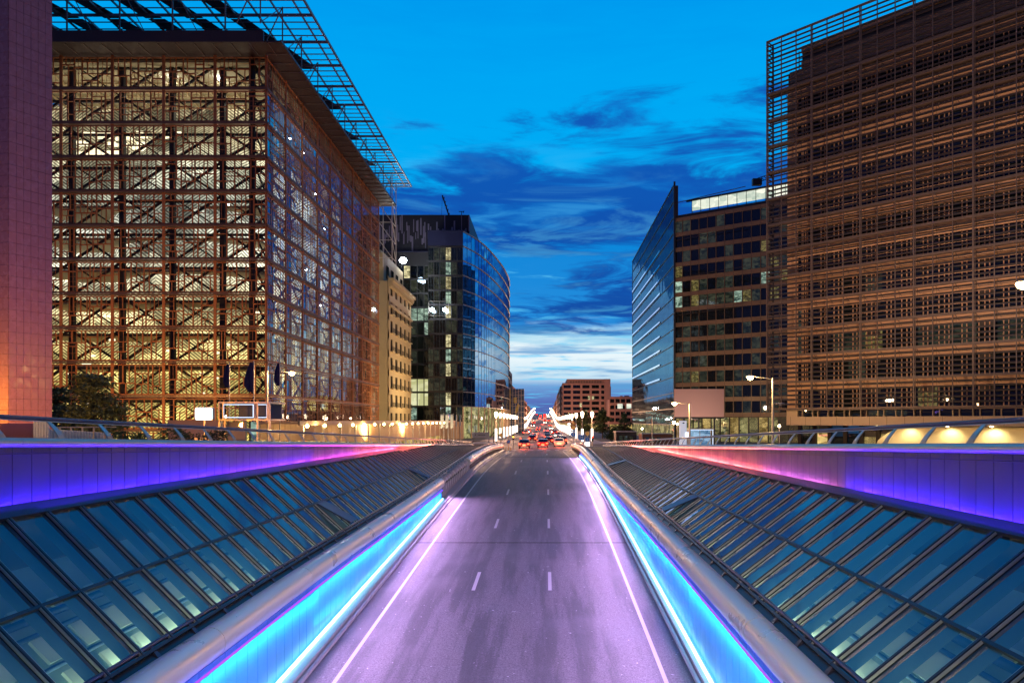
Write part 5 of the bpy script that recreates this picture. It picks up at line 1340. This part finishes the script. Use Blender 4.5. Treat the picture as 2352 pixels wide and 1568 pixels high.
# info board, statue, pylon, bus shelter, globe lamps
Y = 106
root = empty('info_board', (PX(1104, Y), Y, gz(Y)), 'pale rectangular notice board on legs before the foyer columns', 'notice board')
q = MB(); q.box(PX(1085, Y), PX(1124, Y), Y, Y + .08, PZ(1005.5, Y), PZ(992.5, Y)); q.build('panel', mat('board_white', (.5, .52, .58), .5), root)
q = MB(); c = P(1092, 998, Y - .02); disc(q, c, .09, .015); [q.box(PX(1097 + 3 * i, Y), PX(1099.4 + 3 * i, Y), Y - .015, Y - .005, PZ(999 + (i % 2) * .4, Y), PZ(997.6, Y)) for i in range(6)]; q.build('marking', M_black, root)
q = MB()
for u in (1086, 1123): q.box(PX(u, Y) - .04, PX(u, Y) + .04, Y + .1, Y + .18, gz(Y), PZ(991, Y))
q.box(PX(1085, Y), PX(1124, Y), Y + .1, Y + .16, PZ(1014, Y), PZ(1012.5, Y)); q.build('leg', M_black, root)
# statue: striding dark figure with arms held out
Y = 132; c = P(1137, 1012, Y); H = PZ(988, Y) - rz(Y); zb = rz(Y) + .1; sc_ = H / 1.8
J = [(0, 0, .95), (0, 0, 1.2), (0, 0, 1.42), (0, 0, 1.52), (0, -.01, 1.66), (0, 0, 1.78), (-.12, 0, .90), (-.14, -.05, .50), (-.17, -.02, .08), (-.18, -.14, .04), (.12, 0, .90), (.16, .05, .50), (.22, .12, .08), (.23, -.02, .04),
     (-.20, 0, 1.38), (-.36, 0, 1.12), (-.55, -.06, .88), (-.60, -.08, .80), (.20, 0, 1.38), (.36, .02, 1.12), (.52, -.06, .86), (.57, -.08, .78)]
Ed = [(0, 1), (1, 2), (2, 3), (3, 4), (4, 5), (0, 6), (6, 7), (7, 8), (8, 9), (0, 10), (10, 11), (11, 12), (12, 13), (2, 14), (14, 15), (15, 16), (16, 17), (2, 18), (18, 19), (19, 20), (20, 21)]
RR = [.15, .16, .15, .06, .10, .08, .10, .065, .045, .04, .10, .065, .045, .04, .07, .05, .035, .04, .07, .05, .035, .04]
me = bpy.data.meshes.new('figure'); me.from_pydata([(a * sc_, b * sc_, z * sc_) for a, b, z in J], Ed, []); me.materials.append(M_black)
root = empty('statue', (c.x, Y, zb), 'dark bronze statue of a striding figure with arms held out before the foyer', 'statue')
fo = bpy.data.objects.new('figure', me); COL.objects.link(fo); fo.parent = root; fo.location = (0, 0, .12)
sk = fo.modifiers.new('skin', 'SKIN'); 
for i, v in enumerate(me.skin_vertices[0].data if me.skin_vertices else []): v.radius = (RR[i] * sc_,) * 2; v.use_root = (i == 0)
fo.modifiers.new('sub', 'SUBSURF').levels = 1
q = MB(); q.box(c.x - .5, c.x + .5, Y - .5, Y + .5, zb - .1, zb + .12); q.build('plinth', M_conc, root)
Y = 88
root = empty('pylon_sign', (PX(1569, Y), Y, gz(Y)), 'tall white pylon with a small dark emblem left of the bus shelter', 'sign')
q = MB(); q.box(PX(1561, Y), PX(1577, Y), Y, Y + .3, gz(Y), PZ(966, Y)); q.build('panel', mat('pylon_white', (.7, .75, .85), .4, emit=(.6, .7, .9), es=.45), root)
q = MB(); c = P(1570, 971, Y - .02); q.lathe((c.x, Y - .03, c.z), [(.02, -.08), (.16, -.02), (.10, .06), (.03, .10)], 10); q.build('emblem', M_black, root)
Y = 84
root = empty('bus_shelter', (PX(1611, Y), Y, gz(Y)), 'glass bus shelter with a cold white lit frame behind the right parapet', 'bus shelter')
xa, xb = PX(1585, Y), PX(1640, Y); zt = PZ(984, Y)
q = MB(); q.box(xa, xb, Y, Y + 1.5, zt - .1, zt)
for x in (xa, xb - .08, (xa + xb) / 2): q.box(x, x + .08, Y + 1.4, Y + 1.5, gz(Y), zt - .1)
q.build('frame', M_alu, root)
q = MB(); q.box(xa + .1, xb - .1, Y + 1.42, Y + 1.45, gz(Y) + .2, zt - .15); q.build('glass', lit_room('shelter_glow', (.05, .15, .3), (.45, .7, .95), .9, .8), root)
q = MB(); q.box(xa + .05, xb - .05, Y + .02, Y + .06, zt - .17, zt - .11); q.box(xb - .16, xb - .1, Y + .02, Y + .06, gz(Y) + .3, zt - .2); q.box(xa - .6, xa - .05, Y - .02, Y + .08, PZ(1006, Y), PZ(992, Y)); q.build('light_frame', E_frame, root)
for (u, v, Y, lab, m_) in ((1548, 970, 92, 'globe lamp on a short post below the left corner of the billboard', E_sod), (1556, 973, 95, 'small white globe lamp right beside the orange one under the billboard', E_warm), (1475, 984, 100, 'low pale globe lamp before the red hut by the sail wall', E_warm), (1790, 978, 70, 'round lamp on a bracket right of the tall lamp post', E_warm)):
    c = P(u, v, Y); root = empty('globe_lamp', (c.x, Y, gz(Y)), lab, 'lamp')
    q = MB(); q.tube([(c.x, Y, gz(Y)), (c.x, Y, c.z)], .05, 8); q.build('pole', M_alu, root)
    q = MB(); r = .22 if m_ is E_sod else .14; q.lathe(c, [(.02, -r), (r * .7, -r * .7), (r, 0), (r * .7, r * .7), (.02, r)], 12); q.build('lamp_glass', m_, root)
for (u0, u1, vt, Y, m_, lab, nm) in ((1415, 1462, 992, 118, M_darkwall, 'dark site cabin with a grey upper sheet beyond the right parapet', 'site_cabin'), (1475, 1545, 997, 108, mats[1], 'low rust-red hut before the glass sail wall', 'hut')):
    root = empty(nm, (PX((u0 + u1) / 2, Y), Y, gz(Y)), lab, 'cabin'); q = MB(); q.box(PX(u0, Y), PX(u1, Y), Y, Y + 4, gz(Y), PZ(vt, Y)); q.build('body', m_, root)
    q = MB(); q.box(PX(u0, Y) - .1, PX(u1, Y) + .1, Y - .15, Y + 4.1, PZ(vt, Y), PZ(vt - 1.5, Y)); q.build('roof', M_tarp, root)
    q = MB(); [q.box(PX(u0, Y) + .5 + i * .9, PX(u0, Y) + 1.1 + i * .9, Y - .04, Y - .01, gz(Y) + 1, gz(Y) + 1.8) for i in range(3)]; q.build('window', L_dim, root)
bpy.context.view_layer.update()
